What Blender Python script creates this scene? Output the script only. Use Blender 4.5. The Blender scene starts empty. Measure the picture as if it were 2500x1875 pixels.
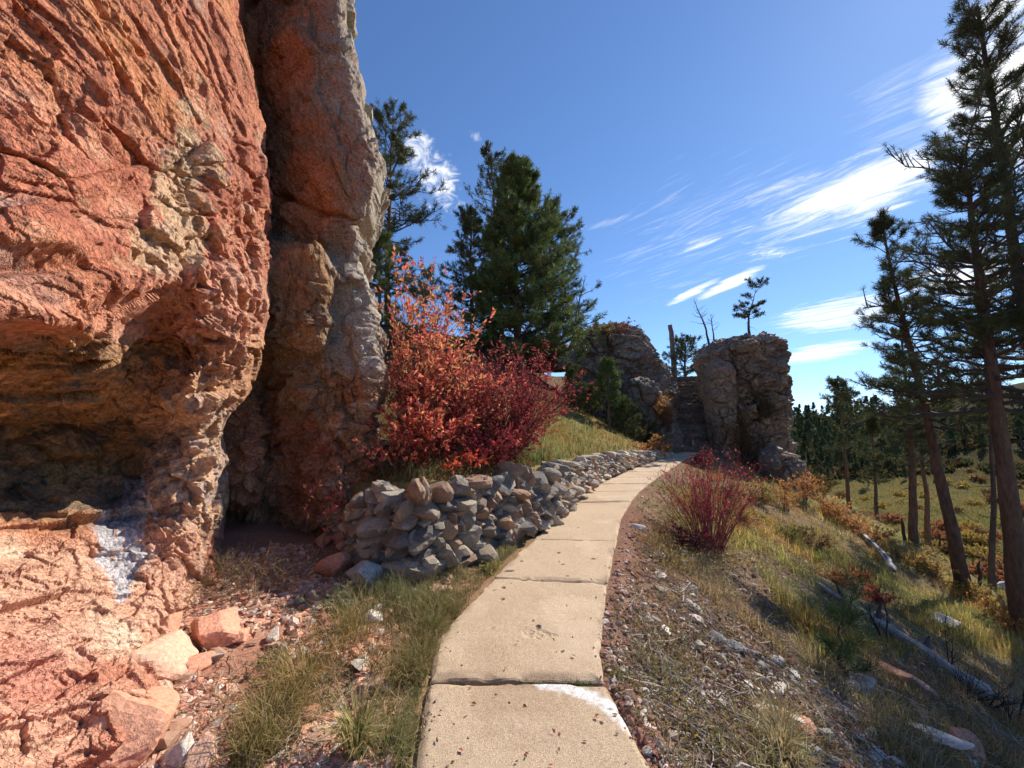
import bpy, math, random
import numpy as np
from mathutils import Matrix
rng = np.random.default_rng(7)
PI = math.pi
scene = bpy.context.scene
COL = scene.collection
# ------------------------------------------------------------------ camera numbers
PITCH = math.radians(5.0); CAMZ = 1.6; FOC = 942.0
CAM = np.array([0., 0., CAMZ])
cp, sp = math.cos(PITCH), math.sin(PITCH)
def rays(px, py):
    px = np.asarray(px, float); py = np.asarray(py, float)
    x = (px-1250)/FOC; y = (937.5-py)/FOC
    return np.stack([x+0*y, cp-sp*y+0*x, sp+cp*y+0*x], -1)
def at(px, py, depth):
    return CAM + rays(px, py)*np.asarray(depth, float)[..., None]
def onplane(px, py, z=0.0):
    r = rays(px, py)
    return CAM + r*((z-CAMZ)/r[..., 2])[..., None]
def lerp(a, b, t): return a+(b-a)*t
def sstep(a, b, x):
    t = np.clip((x-a)/(b-a), 0, 1); return t*t*(3-2*t)
def unit(v): return v/np.maximum(np.linalg.norm(v, axis=-1, keepdims=True), 1e-9)
# ------------------------------------------------------------------ noise
def _h(ix, iy, iz, seed):
    n = (ix.astype(np.uint32)*np.uint32(374761393) + iy.astype(np.uint32)*np.uint32(668265263)
         + iz.astype(np.uint32)*np.uint32(2147483647) + np.uint32((seed*974711+1013904223) & 0xffffffff))
    n = (n ^ (n >> np.uint32(13)))*np.uint32(1274126177)
    n = (n ^ (n >> np.uint32(16)))*np.uint32(2246822519)
    n = n ^ (n >> np.uint32(15))
    return n.astype(np.float64)/4294967295.0
def vnoise(p, seed=0):
    p = np.asarray(p, float); i = np.floor(p).astype(np.int64); f = p-i
    f = f*f*f*(f*(f*6-15)+10); ix, iy, iz = i[..., 0], i[..., 1], i[..., 2]
    out = 0
    for dx in (0, 1):
        wx = f[..., 0] if dx else 1-f[..., 0]
        for dy in (0, 1):
            wy = f[..., 1] if dy else 1-f[..., 1]
            for dz in (0, 1):
                wz = f[..., 2] if dz else 1-f[..., 2]
                out = out + wx*wy*wz*_h(ix+dx, iy+dy, iz+dz, seed)
    return out*2-1
def fbm(p, octv=4, seed=0, gain=.5, ridged=False):
    a, s, t = 1., 0., 0.
    p = np.asarray(p, float)
    for o in range(octv):
        n = vnoise(p*(2.03**o)+o*17.3, seed+o)
        if ridged: n = 1-2*np.abs(n)
        s = s+a*n; t += a; a *= gain
    return s/t
def voro(p, seed=0):
    p = np.asarray(p, float); i = np.floor(p).astype(np.int64)
    f1 = np.full(p.shape[:-1], 9.); f2 = f1.copy(); off = np.zeros(p.shape); cid = np.zeros(p.shape[:-1])
    for dx in (-1, 0, 1):
        for dy in (-1, 0, 1):
            for dz in (-1, 0, 1):
                cx, cy, cz = i[..., 0]+dx, i[..., 1]+dy, i[..., 2]+dz
                c = np.stack([cx+_h(cx, cy, cz, seed), cy+_h(cx, cy, cz, seed+1), cz+_h(cx, cy, cz, seed+2)], -1)
                o = p-c; d = (o*o).sum(-1)
                m = d < f1
                f2 = np.where(m, f1, np.minimum(f2, d))
                f1 = np.where(m, d, f1)
                off = np.where(m[..., None], o, off)
                cid = np.where(m, _h(cx, cy, cz, seed+3), cid)
    return np.sqrt(f1), np.sqrt(f2), off, cid
def facet(p, seed=0, tilt=.8, lift=.5):
    """chipped rock: each cell is its own tilted plane; returns height (about -1..1) and crack distance"""
    f1, f2, off, cid = voro(p, seed)
    a = cid*2*PI*7.0; b = np.modf(cid*57.31)[0]*2-1
    s = np.sqrt(1-b*b)
    n = np.stack([s*np.cos(a), s*np.sin(a), b], -1)
    return (off*n).sum(-1)*tilt+(np.modf(cid*91.7)[0]-.5)*lift, f2-f1
def tps(pts, vals):
    pts = np.asarray(pts, float)/500.; vals = np.asarray(vals, float); n = len(pts)
    def k(d2): return np.where(d2 > 0, d2*np.log(np.maximum(d2, 1e-12))*.5, 0)
    D = ((pts[:, None]-pts[None])**2).sum(-1)
    A = np.zeros((n+3, n+3)); A[:n, :n] = k(D)+np.eye(n)*1e-3
    A[:n, n] = 1; A[:n, n+1:] = pts; A[n, :n] = 1; A[n+1:, :n] = pts.T
    w = np.linalg.solve(A, np.concatenate([vals, np.zeros(3)]))
    def f(px, py):
        x = np.stack([px, py], -1)/500.
        out = w[n]+w[n+1]*x[..., 0]+w[n+2]*x[..., 1]
        for i in range(n):
            out = out+w[i]*k(((x-pts[i])**2).sum(-1))
        return out
    return f
# ------------------------------------------------------------------ mesh helpers
def mk(name, V, F, mat, parent=None, col=None, smooth=False, loc=None):
    """V (n,3) world coords, F an int array (m,k) or list of such; col (n,3) linear colour"""
    V = np.asarray(V, np.float32)
    if loc is not None: V = V-np.asarray(loc, np.float32)
    elif parent is not None: V = V-np.asarray(parent.location, np.float32)
    Fs = [np.asarray(f, np.int32) for f in (F if isinstance(F, list) else [F])]
    me = bpy.data.meshes.new(name)
    me.vertices.add(len(V)); me.vertices.foreach_set('co', V.ravel())
    nl = sum(f.size for f in Fs); npoly = sum(len(f) for f in Fs)
    me.loops.add(nl); me.loops.foreach_set('vertex_index', np.concatenate([f.ravel() for f in Fs]))
    me.polygons.add(npoly)
    tot = np.concatenate([np.full(len(f), f.shape[1], np.int32) for f in Fs])
    st = np.concatenate([[0], np.cumsum(tot)[:-1]]).astype(np.int32)
    me.polygons.foreach_set('loop_start', st)
    try: me.polygons.foreach_set('loop_total', tot)
    except Exception: pass
    me.polygons.foreach_set('use_smooth', np.full(npoly, bool(smooth)))
    me.update(calc_edges=True)
    if col is not None:
        a = me.color_attributes.new('col', 'FLOAT_COLOR', 'POINT')
        c = np.ones((len(V), 4), np.float32); c[:, :3] = np.clip(col, 0, 1)
        a.data.foreach_set('color', c.ravel())
    if mat is not None: me.materials.append(mat)
    o = bpy.data.objects.new(name, me); COL.objects.link(o)
    if loc is not None: o.location = loc
    if parent is not None: o.parent = parent
    return o
def thing(name, label, cat, loc=(0, 0, 0), group=None):
    o = bpy.data.objects.new(name, None); COL.objects.link(o)
    o.location = tuple(float(v) for v in loc); o.empty_display_size = .1
    return tag(o, label, cat, group)
def tag(o, label, cat, group=None):
    o['label'] = label; o['category'] = cat
    if group: o['group'] = group
    return o
def kind(o, k, label=None):
    o['kind'] = k
    if label: o['label'] = label
    return o
def grid_faces(nu, nv, wrap=False):
    i = np.arange(nv-1)[:, None]*nu; j = np.arange(nu if wrap else nu-1)[None]
    a = i+j; b = i+(j+1) % nu
    return np.stack([a, b, b+nu, a+nu], -1).reshape(-1, 4)
def tubes(P, R, k=5, cap=False):
    """P (M,N,3) polylines, R (M,N) radii -> V,F"""
    P = np.asarray(P, float); M, N = P.shape[:2]
    T = unit(np.gradient(P, axis=1))
    ref = np.where(np.abs(T[..., 2:3]) > .9, np.array([1., 0, 0]), np.array([0, 0, 1.]))
    A = unit(np.cross(T, ref)); B = np.cross(T, A)
    th = np.arange(k)*2*PI/k
    V = P[:, :, None]+R[:, :, None, None]*(A[:, :, None]*np.cos(th)[:, None]+B[:, :, None]*np.sin(th)[:, None])
    V = V.reshape(-1, 3)
    f = grid_faces(k, N, True)
    F = (f[None]+(np.arange(M)*N*k)[:, None, None]).reshape(-1, 4)
    return V, F
def join(parts):
    """[(V,F,col)] with equal F width -> one"""
    Vs, Fs, Cs, n = [], [], [], 0
    for V, F, C in parts:
        Vs.append(V); Fs.append(F+n); n += len(V)
        Cs.append(np.broadcast_to(np.asarray(C, float), (len(V), 3)))
    return np.concatenate(Vs), np.concatenate(Fs), np.concatenate(Cs)
# ------------------------------------------------------------------ materials
def mat(name, rough=.9, nscale=40., namt=.25, bump=.0, bscale=60., trans=0., base=None, spec=.25, bump2=0., bscale2=12., stretch=None):
    m = bpy.data.materials.new(name); m.use_nodes = True
    nt = m.node_tree; N = nt.nodes; L = nt.links; N.clear()
    out = N.new('ShaderNodeOutputMaterial'); b = N.new('ShaderNodeBsdfPrincipled')
    b.inputs['Roughness'].default_value = rough; b.inputs['Specular IOR Level'].default_value = spec
    if base is None:
        a = N.new('ShaderNodeAttribute'); a.attribute_name = 'col'; csock = a.outputs['Color']
    else:
        a = N.new('ShaderNodeRGB'); a.outputs[0].default_value = (*base, 1); csock = a.outputs[0]
    tc = N.new('ShaderNodeTexCoord'); co = tc.outputs['Object']
    if stretch:
        mp = N.new('ShaderNodeMapping'); mp.inputs['Scale'].default_value = stretch
        L.new(co, mp.inputs['Vector']); co = mp.outputs['Vector']
    if namt > 0:
        n1 = N.new('ShaderNodeTexNoise'); n1.inputs['Scale'].default_value = nscale; n1.inputs['Detail'].default_value = 3
        n1.inputs['Roughness'].default_value = .65
        L.new(co, n1.inputs['Vector'])
        mr = N.new('ShaderNodeMapRange'); mr.inputs[1].default_value = .25; mr.inputs[2].default_value = .75
        mr.inputs[3].default_value = 1-namt; mr.inputs[4].default_value = 1+namt
        L.new(n1.outputs['Fac'], mr.inputs[0])
        mx = N.new('ShaderNodeVectorMath'); mx.operation = 'MULTIPLY'
        L.new(csock, mx.inputs[0]); L.new(mr.outputs[0], mx.inputs[1]); csock = mx.outputs[0]
    L.new(csock, b.inputs['Base Color'])
    if bump > 0:
        nb = N.new('ShaderNodeTexNoise'); nb.inputs['Scale'].default_value = bscale; nb.inputs['Detail'].default_value = 3.5
        nb.inputs['Roughness'].default_value = .7; L.new(co, nb.inputs['Vector'])
        bp = N.new('ShaderNodeBump'); bp.inputs['Strength'].default_value = 1.; bp.inputs['Distance'].default_value = bump
        L.new(nb.outputs['Fac'], bp.inputs['Height']); last = bp
        if bump2 > 0:
            v = N.new('ShaderNodeTexVoronoi'); v.feature = 'DISTANCE_TO_EDGE'; v.inputs['Scale'].default_value = bscale2
            nw = N.new('ShaderNodeTexNoise'); nw.inputs['Scale'].default_value = bscale2*.7; nw.inputs['Detail'].default_value = 4
            L.new(co, nw.inputs['Vector'])
            va = N.new('ShaderNodeVectorMath'); va.operation = 'MULTIPLY_ADD'; va.inputs[1].default_value = (.25, .25, .25)
            L.new(nw.outputs['Color'], va.inputs[0]); L.new(co, va.inputs[2]); L.new(va.outputs[0], v.inputs['Vector'])
            m2 = N.new('ShaderNodeMapRange'); m2.inputs[1].default_value = 0; m2.inputs[2].default_value = .07
            L.new(v.outputs['Distance'], m2.inputs[0])
            b2 = N.new('ShaderNodeBump'); b2.inputs['Strength'].default_value = 1.; b2.inputs['Distance'].default_value = bump2
            L.new(m2.outputs[0], b2.inputs['Height']); L.new(bp.outputs[0], b2.inputs['Normal']); last = b2
        L.new(last.outputs[0], b.inputs['Normal'])
    if trans > 0:
        t = N.new('ShaderNodeBsdfTranslucent'); mxs = N.new('ShaderNodeMixShader'); mxs.inputs[0].default_value = trans
        L.new(csock, t.inputs['Color']); L.new(b.outputs[0], mxs.inputs[1]); L.new(t.outputs[0], mxs.inputs[2])
        L.new(mxs.outputs[0], out.inputs['Surface'])
    else:
        L.new(b.outputs[0], out.inputs['Surface'])
    return m
M = dict(
    rock=mat('rock', .92, 38, .55, .018, 42, bump2=.004, bscale2=16),
    farrock=mat('far_rock', .92, 6, .35, .05, 7, bump2=.05, bscale2=1.6),
    stone=mat('stone', .9, 45, .35, .006, 60),
    concrete=mat('concrete', .93, 150, .5, .005, 190),
    soil=mat('soil', 1., 30, .35, .015, 55, spec=.03),
    bark=mat('bark', .95, 14, .45, .03, 26, stretch=(1, 1, .25)),
    twig=mat('twig', .9, 30, .3),
    needle=mat('needle', .6, 3, .25, trans=.22),
    leaf=mat('leaf', .55, 8, .2, trans=.5, spec=.25),
    grass=mat('grass', .8, 6, .2, trans=.48, spec=.1),
    wood=mat('weathered_wood', .85, 18, .4, .01, 30, stretch=(1, 1, 1)),
    metal=mat('metal', .5, 20, .2, base=(.10, .09, .08)),
)
def mixc(a, b, t):
    t = np.asarray(t)[..., None]; return np.asarray(a)*(1-t)+np.asarray(b)*t
# ------------------------------------------------------------------ path edges from the ground plan
K = 2500/2212
_L = np.array([(880,1740),(885,1659),(912,1500),(920,1462),(935,1385),(1060,1250),(1150,1165),(1170,1140),(1233,1085),(1260,1061),(1310,1037),(1370,1010),(1410,991),(1440,983),(1478,976)])*K
_R = np.array([(1470,1740),(1420,1659),(1375,1580),(1312,1470),(1301,1410),(1312,1290),(1330,1185),(1337,1160),(1343,1120),(1365,1083),(1385,1058),(1420,1032),(1456,1008),(1484,990),(1518,976)])*K
def tidy(P, n=400):
    w = onplane(P[:, 0], P[:, 1])[:, :2]
    s = np.concatenate([[0], np.cumsum(np.linalg.norm(np.diff(w, axis=0), axis=1))])
    t = np.linspace(0, 1, n)*s[-1]
    return np.stack([np.interp(t, s, w[:, 0]), np.interp(t, s, w[:, 1])], -1)
PL, PR = tidy(_L), tidy(_R)
PC = (PL+PR)/2
back = np.array([[.25, -6.], [.22, -2.], [.2, 0.]])
ahead = np.array([[9.2, 19.3], [11.6, 24.6], [15, 32]])
LINE = np.concatenate([back, PC[::8], ahead])
def path_dist(x, y):
    """signed distance to the walk's centre line (right positive) and arclength along it"""
    p = np.stack([x, y], -1); best = np.full(x.shape, 1e9); sg = np.zeros(x.shape); sl = np.zeros(x.shape); acc = 0.
    for a, b in zip(LINE[:-1], LINE[1:]):
        d = b-a; l = np.linalg.norm(d)
        t = np.clip(((p-a)@d)/(l*l), 0, 1)
        q = p-(a+t[..., None]*d); dd = np.linalg.norm(q, axis=-1)
        s = np.sign(d[1]*q[..., 0]-d[0]*q[..., 1])
        m = dd < best
        best = np.where(m, dd, best); sg = np.where(m, s, sg); sl = np.where(m, acc+t*l, sl); acc += l
    return best*np.where(sg == 0, 1, sg), sl
WALL = np.array([(-5.5, 7.4), (-2.6, 5.3), (-1.75, 4.35), (-.95, 4.1), (-.5, 4.75), (.52, 6.1), (1.15, 7.9), (2.43, 10.7), (4.6, 13.9), (6.6, 16.6), (7.6, 20.), (9.4, 25.), (12, 33)])
def wall_dist(x, y):
    p = np.stack([x, y], -1); best = np.full(x.shape, 1e9); sg = np.zeros(x.shape); sl = np.zeros(x.shape); acc = 0.
    for a, b in zip(WALL[:-1], WALL[1:]):
        d = b-a; l = np.linalg.norm(d)
        t = np.clip(((p-a)@d)/(l*l), 0, 1)
        q = p-(a+t[..., None]*d); dd = np.linalg.norm(q, axis=-1)
        s = np.sign(-d[1]*q[..., 0]+d[0]*q[..., 1])
        m = dd < best
        best = np.where(m, dd, best); sg = np.where(m, s, sg); sl = np.where(m, acc+t*l, sl); acc += l
    return best*np.where(sg == 0, 1, sg), sl
WS = np.concatenate([[0], np.cumsum(np.linalg.norm(np.diff(WALL, axis=0), axis=1))])
def wall_h(s): return np.interp(s, [0, WS[1], WS[2], WS[3], WS[5], WS[7], WS[8], WS[9], WS[10], WS[-1]], [.5, .7, .76, .83, .75, .56, .4, .1, .1, .1])
def height(x, y, fine=True):
    x = np.asarray(x, float); y = np.asarray(y, float)
    d, s = path_dist(x, y); w, ws = wall_dist(x, y)
    r = np.hypot(x, y); az = np.degrees(np.arctan2(x, y))
    p3 = np.stack([x, y, 0*x], -1)
    # right side falls away, then drops to the valley
    u = np.maximum(d-.62, 0)
    q1 = .47*u; q2 = .47*8+.80*(u-8)
    k = 1.2
    down = (np.log(np.exp((q1-4)*k)+np.exp((q2-4)*k))/k+4-np.log(2)/k*np.exp(-np.abs(u-8)*.6))
    down = np.where(u < 4, q1, np.maximum(down, 0))
    down = down-.06*np.exp(-((u-1.2)/.8)**2)
    deep = 12.5
    down = np.where(down > 8.5, 8.5+(deep-8.5)*(1-np.exp(-(down-8.5)/(deep-8.5))), down)
    hill_h = np.interp(az, [-180, 10, 32, 36, 45, 53, 65, 90, 120, 180], [7, 7, 6.5, 8, 14, 20.5, 24, 24, 12, 7])
    hill = sstep(70, 230, r)*hill_h*1.25+sstep(230, 900, r)*4
    right = -.035-down+hill*(d > 0)
    right = right+fbm(p3*.45, 3, 5)*.22*sstep(1.2, 4, u)+fbm(p3*.03, 3, 9)*1.3*sstep(15, 40, u)
    # left of the walk
    bank = wall_h(ws)+.42*np.maximum(w-.25, 0)+.03*np.maximum(w-.25, 0)**2
    bank = np.where(bank > 4.2, 4.2+2.2*(1-np.exp(-(bank-4.2)/2.2)), bank)
    flat = -.035+.07*np.maximum(-x-1.0, 0)+.05*np.maximum(-x-2.2, 0)
    left = flat*(1-sstep(.1, .3, w))+bank*sstep(.1, .3, w)+fbm(p3*.5, 3, 3)*.12*sstep(.4, 3, w)
    h = np.where(d > 0, right, left)
    e_ = np.exp(-((x-12.3)/4.2)**4-((y-28.2)/3.4)**4); h = np.where(e_ > .02, np.maximum(h, 4.4*e_-6*(1-e_)**3), h)
    inside = (np.abs(d) < .5) & (y < 21)
    h = np.where(inside, -.06+0*h, h)
    if fine:
        a = sstep(.55, .8, np.abs(d))
        h = h+a*(fbm(p3*3., 3, 21)*.035+fbm(p3*11., 2, 23)*.014)*np.clip(1.5-r/60, .3, 1)
    return h
NG = 560; GX, GY, GNX, GNY, GFAR = .8, 5.0, 3.2, 3.6, 900.
def sax(n, c, near, far):
    u = np.linspace(-1, 1, n); k = np.arcsinh(far/near)
    return c+near*np.sinh(u*k)
def ground_col(x, y, z):
    p3 = np.stack([x, y, 0*x], -1)
    d, s = path_dist(x, y); w, ws = wall_dist(x, y); r = np.hypot(x, y)
    n1 = fbm(p3*.8, 4, 31)*.5+.5; n2 = fbm(p3*3.7, 3, 33)*.5+.5; n3 = fbm(p3*.06, 4, 35)*.5+.5
    dirt = mixc((.20, .10, .068), (.30, .175, .125), n2)
    slope = mixc((.15, .10, .065), (.25, .175, .11), n2); slope = mixc(slope, (.15, .14, .05), sstep(.45, .7, n1))
    right = mixc(dirt, slope, sstep(1.2, 2.7, d+n1*.8+np.clip((y-5)*.22, 0, 1.2)))
    meadow = mixc((.10, .095, .025), (.16, .115, .04), n3); meadow = mixc(meadow, (.11, .05, .025), sstep(.62, .72, fbm(p3*.12, 4, 41)*.5+.5))
    right = mixc(right, (.17, .16, .055), sstep(5, 8, d)*.6)
    right = mixc(right, meadow, sstep(12, 20, d))
    right = mixc(right, mixc((.03, .03, .014), (.05, .036, .016), n3), sstep(90, 130, r))
    gravel = mixc((.46, .24, .165), (.36, .17, .11), n2); gravel = mixc(gravel, (.19, .15, .07), sstep(-1.5, -.75, d)*(.35+.5*n1))
    bank = mixc((.20, .18, .06), (.25, .19, .09), n1); bank = mixc(bank, (.13, .085, .05), sstep(3.2, 5, w))
    left = mixc(gravel, bank, sstep(.1, .3, w))
    left = mixc(left, (.17, .11, .06), sstep(9, 11, s)*(1-sstep(.1, .3, w))*.3)
    return np.where((d > 0)[:, None], right, left)
xs = sax(NG, GX, GNX, GFAR); ys = sax(NG, GY, GNY, GFAR)
X, Y = np.meshgrid(xs, ys); X = X.ravel(); Y = Y.ravel()
Z = height(X, Y)
HG = Z.reshape(NG, NG)
def ground(x, y):
    """height of the ground mesh itself"""
    x = np.atleast_1d(np.asarray(x, float)); y = np.atleast_1d(np.asarray(y, float))
    fi = (np.arcsinh((x-GX)/GNX)/np.arcsinh(GFAR/GNX)+1)*.5*(NG-1); fj = (np.arcsinh((y-GY)/GNY)/np.arcsinh(GFAR/GNY)+1)*.5*(NG-1)
    i = np.clip(fi.astype(int), 0, NG-2); j = np.clip(fj.astype(int), 0, NG-2); u = fi-i; v = fj-j
    return (HG[j, i]*(1-u)+HG[j, i+1]*u)*(1-v)+(HG[j+1, i]*(1-u)+HG[j+1, i+1]*u)*v
def hit(px, py):
    """where the photograph's line of sight meets the ground"""
    px = np.atleast_1d(np.asarray(px, float)); py = np.atleast_1d(np.asarray(py, float))
    r = rays(px, py); t = np.geomspace(.8, 500, 420)
    P = CAM+r[:, None]*t[None, :, None]
    below = P[..., 2] < ground(P[..., 0], P[..., 1])
    i = np.argmax(below, 1); ok = below.any(1)
    i = np.where(ok, np.maximum(i, 1), 419)
    lo, hi = t[np.maximum(i-1, 0)], t[i]
    for _ in range(12):
        m = (lo+hi)/2; Q = CAM+r*m[:, None]
        b = Q[:, 2] < ground(Q[:, 0], Q[:, 1])
        hi = np.where(b, m, hi); lo = np.where(b, lo, m)
    Q = CAM+r*hi[:, None]
    Q[:, 2] = ground(Q[:, 0], Q[:, 1])
    return Q, hi
kind(mk('ground', np.stack([X, Y, Z], -1), grid_faces(560, 560), M['soil'], col=ground_col(X, Y, Z), smooth=True), 'structure')
# ------------------------------------------------------------------ concrete walk: one slab between each pair of joints
walk = bpy.data.objects.new('path', None); COL.objects.link(walk); walk['kind'] = 'structure'
def edge_t(P, py0):          # index along an edge whose image row is nearest
    f = P[:, 1]; z = -CAMZ
    v = np.stack([P[:, 0], P[:, 1], np.full(len(P), z)], -1)
    yy = (v[:, 2]*cp-v[:, 1]*sp)/(v[:, 1]*cp+v[:, 2]*sp)
    row = 937.5-yy*FOC
    return np.interp(-py0, -row, np.linspace(0, 1, len(P)))
joints = [(1735,1735),(1468,1470),(1249,1258),(1165,1167),(1083,1083),(1062,1060),(1045,1044),(1031,1031),(1019,1019),(1008,1008),(999,998),(991,990),(985,984),(976.5,976.5)]
def slab(k, l0, l1, r0, r1, n):
    g = .008 if k else .034
    nu, nv = n
    u = np.linspace(0, 1, nu); v = np.linspace(0, 1, nv)
    tl = lerp(l0, l1, v); tr = lerp(r0, r1, v); ii = np.linspace(0, 1, len(PL))
    A = np.stack([np.interp(tl, ii, PL[:, i]) for i in (0, 1)], -1); B = np.stack([np.interp(tr, ii, PR[:, i]) for i in (0, 1)], -1)
    length = np.linalg.norm(((A+B)/2)[-1]-((A+B)/2)[0])
    G = A[:, None]+(B-A)[:, None]*u[None, :, None]
    # pull both ends in for the joint
    dirv = unit(((A+B)/2)[-1]-((A+B)/2)[0])
    e0 = (1-sstep(0, .12, v))*g*.5; e1 = sstep(.88, 1, v)*(g*.5 if k else .03)
    G = G+dirv*(e0-e1)[:, None, None]
    p3 = np.concatenate([G, np.zeros(G.shape[:2]+(1,))], -1)
    # ragged edges
    wob = fbm(p3*6, 3, 51); edge = (1-sstep(0, .06, u))[None]-sstep(.94, 1, u)[None]
    side = unit((B-A).mean(0))
    G = G+side*(edge*(.02+.018*wob))[..., None]
    eu = np.minimum(u, 1-u)[None]*np.linalg.norm(B-A, axis=1)[:, None]; ev = np.minimum(v, 1-v)[:, None]*length
    ed = np.minimum(eu, ev+0*eu)
    tilt = [.0, .0, .004, -.006, .004, 0, .006, 0, .004, 0, .003, 0, 0, 0][k]
    z = tilt+.012*fbm(p3*.8, 2, 52)+.0015*fbm(p3*25, 3, 53)-.011*(1-sstep(0, .013, ed))*(1+.6*fbm(p3*9, 2, 57))
    chip = sstep(.05, .5, fbm(p3*7, 3, 54)+.3)*(1-sstep(.0, .07, ed)); z = z-.014*chip
    ctr = onplane(np.array([1300.]), np.array([1545.]))[0, :2]
    q = G-ctr; rr = np.hypot(q[..., 0]*1.15+q[..., 1]*.75, q[..., 1]*1.3-q[..., 0]*.6)/.17+fbm(p3*9, 3, 56)*.9
    pit = (1-sstep(.6, 1.05, rr))
    z = z+pit*(-.007+.011*fbm(p3*38, 3, 55))
    hole = sstep(.70, .80, fbm(p3*11+40, 2, 58)); z = z-hole*.013
    top = np.concatenate([G, z[..., None]], -1)
    c = mixc((.465, .34, .222), (.525, .39, .262), fbm(p3*2.2, 4, 59)*.5+.5)
    c = mixc(c, (.37, .255, .16), sstep(.05, .5, fbm(p3*1.3+9, 4, 60))*.55); c = mixc(c, (.60, .46, .32), sstep(.15, .5, fbm(p3*2.1+19, 4, 64))*.5)
    hair = np.exp(-(fbm(p3*1.7+29, 3, 65)/.008)**2)*sstep(.1, .3, fbm(p3*.8+3, 2, 66)); c = mixc(c, (.22, .15, .10), hair*.6); z = z-.003*hair
    c = mixc(c, (.25, .17, .11), (1-sstep(0, .11, ed+.04*fbm(p3*8, 2, 68)))*sstep(-.2, .4, fbm(p3*5, 3, 67))*.6)
    c = mixc(c, (.16, .11, .07), hole*.7)
    if k == 0:   # white scuffed arc along the broken far right edge
        a1 = onplane(np.array([1325., 1415, 1480, 1540]), np.array([1668., 1690, 1720, 1768]))[:, :2]
        dd = np.full(G.shape[:2], 9.)
        for a, b in zip(a1[:-1], a1[1:]):
            e = b-a; t = np.clip(((G-a)@e)/(e@e), 0, 1); dd = np.minimum(dd, np.linalg.norm(G-a-t[..., None]*e, axis=-1))
        wm = (1-sstep(.02, .075, dd+.03*fbm(p3*30, 2, 61)))*(.65+.35*fbm(p3*60, 2, 62)); c = mixc(c, (.86, .86, .86), np.clip(wm, 0, 1))
    V = top.reshape(-1, 3); C = c.reshape(-1, 3)
    # skirt
    ring = np.concatenate([np.arange(nu), np.arange(2, nv+1)*nu-1, (nv*nu-2)-np.arange(nu-1), (np.arange(nv-2, 0, -1))*nu])
    Vb = V[ring].copy(); Vb[:, 2] -= .13; m = len(ring); n0 = len(V)
    j = np.arange(m); jn = (j+1) % m
    Fs = np.stack([ring[jn], ring[j], n0+j, n0+jn], -1)
    o = mk('slab', np.concatenate([V, Vb]), [grid_faces(nu, nv), Fs], M['concrete'], walk, np.concatenate([C, C[ring]*.8]), smooth=False)
    return o
for k, ((a, b), (c, d_)) in enumerate(zip(joints[:-1], joints[1:])):
    res = [(150, 170), (130, 150), (100, 80), (70, 50)][k] if k < 4 else (44, 24)
    slab(k, edge_t(PL, a*K), edge_t(PL, c*K), edge_t(PR, b*K), edge_t(PR, d_*K), res)
# ------------------------------------------------------------------ the big rocks on the left
def blob(px, py, cx, cy, rx, ry, p=2.):
    return np.exp(-(np.abs((px-cx)/rx)**p+np.abs((py-cy)/ry)**p))
def normals_of(P):
    """(nv,nu,3) grid -> unit normals facing the walk"""
    du = np.gradient(P, axis=1); dv = np.gradient(P, axis=0)
    n = unit(np.cross(dv, du)); s = np.sign((n*(CAM-P)).sum(-1)); s[s == 0] = 1
    return n*s[..., None]
def smooth_grid(A, it):
    for _ in range(it):
        B = np.pad(A, ((1, 1), (1, 1), (0, 0)), 'edge')
        A = (B[:-2, 1:-1]+B[2:, 1:-1]+B[1:-1, :-2]+B[1:-1, 2:]+4*A)/8
    return A
def rotz(p, deg):
    a = math.radians(deg); c, s = math.cos(a), math.sin(a)
    return c, s
PALE = np.array((.62, .50, .35))
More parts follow.
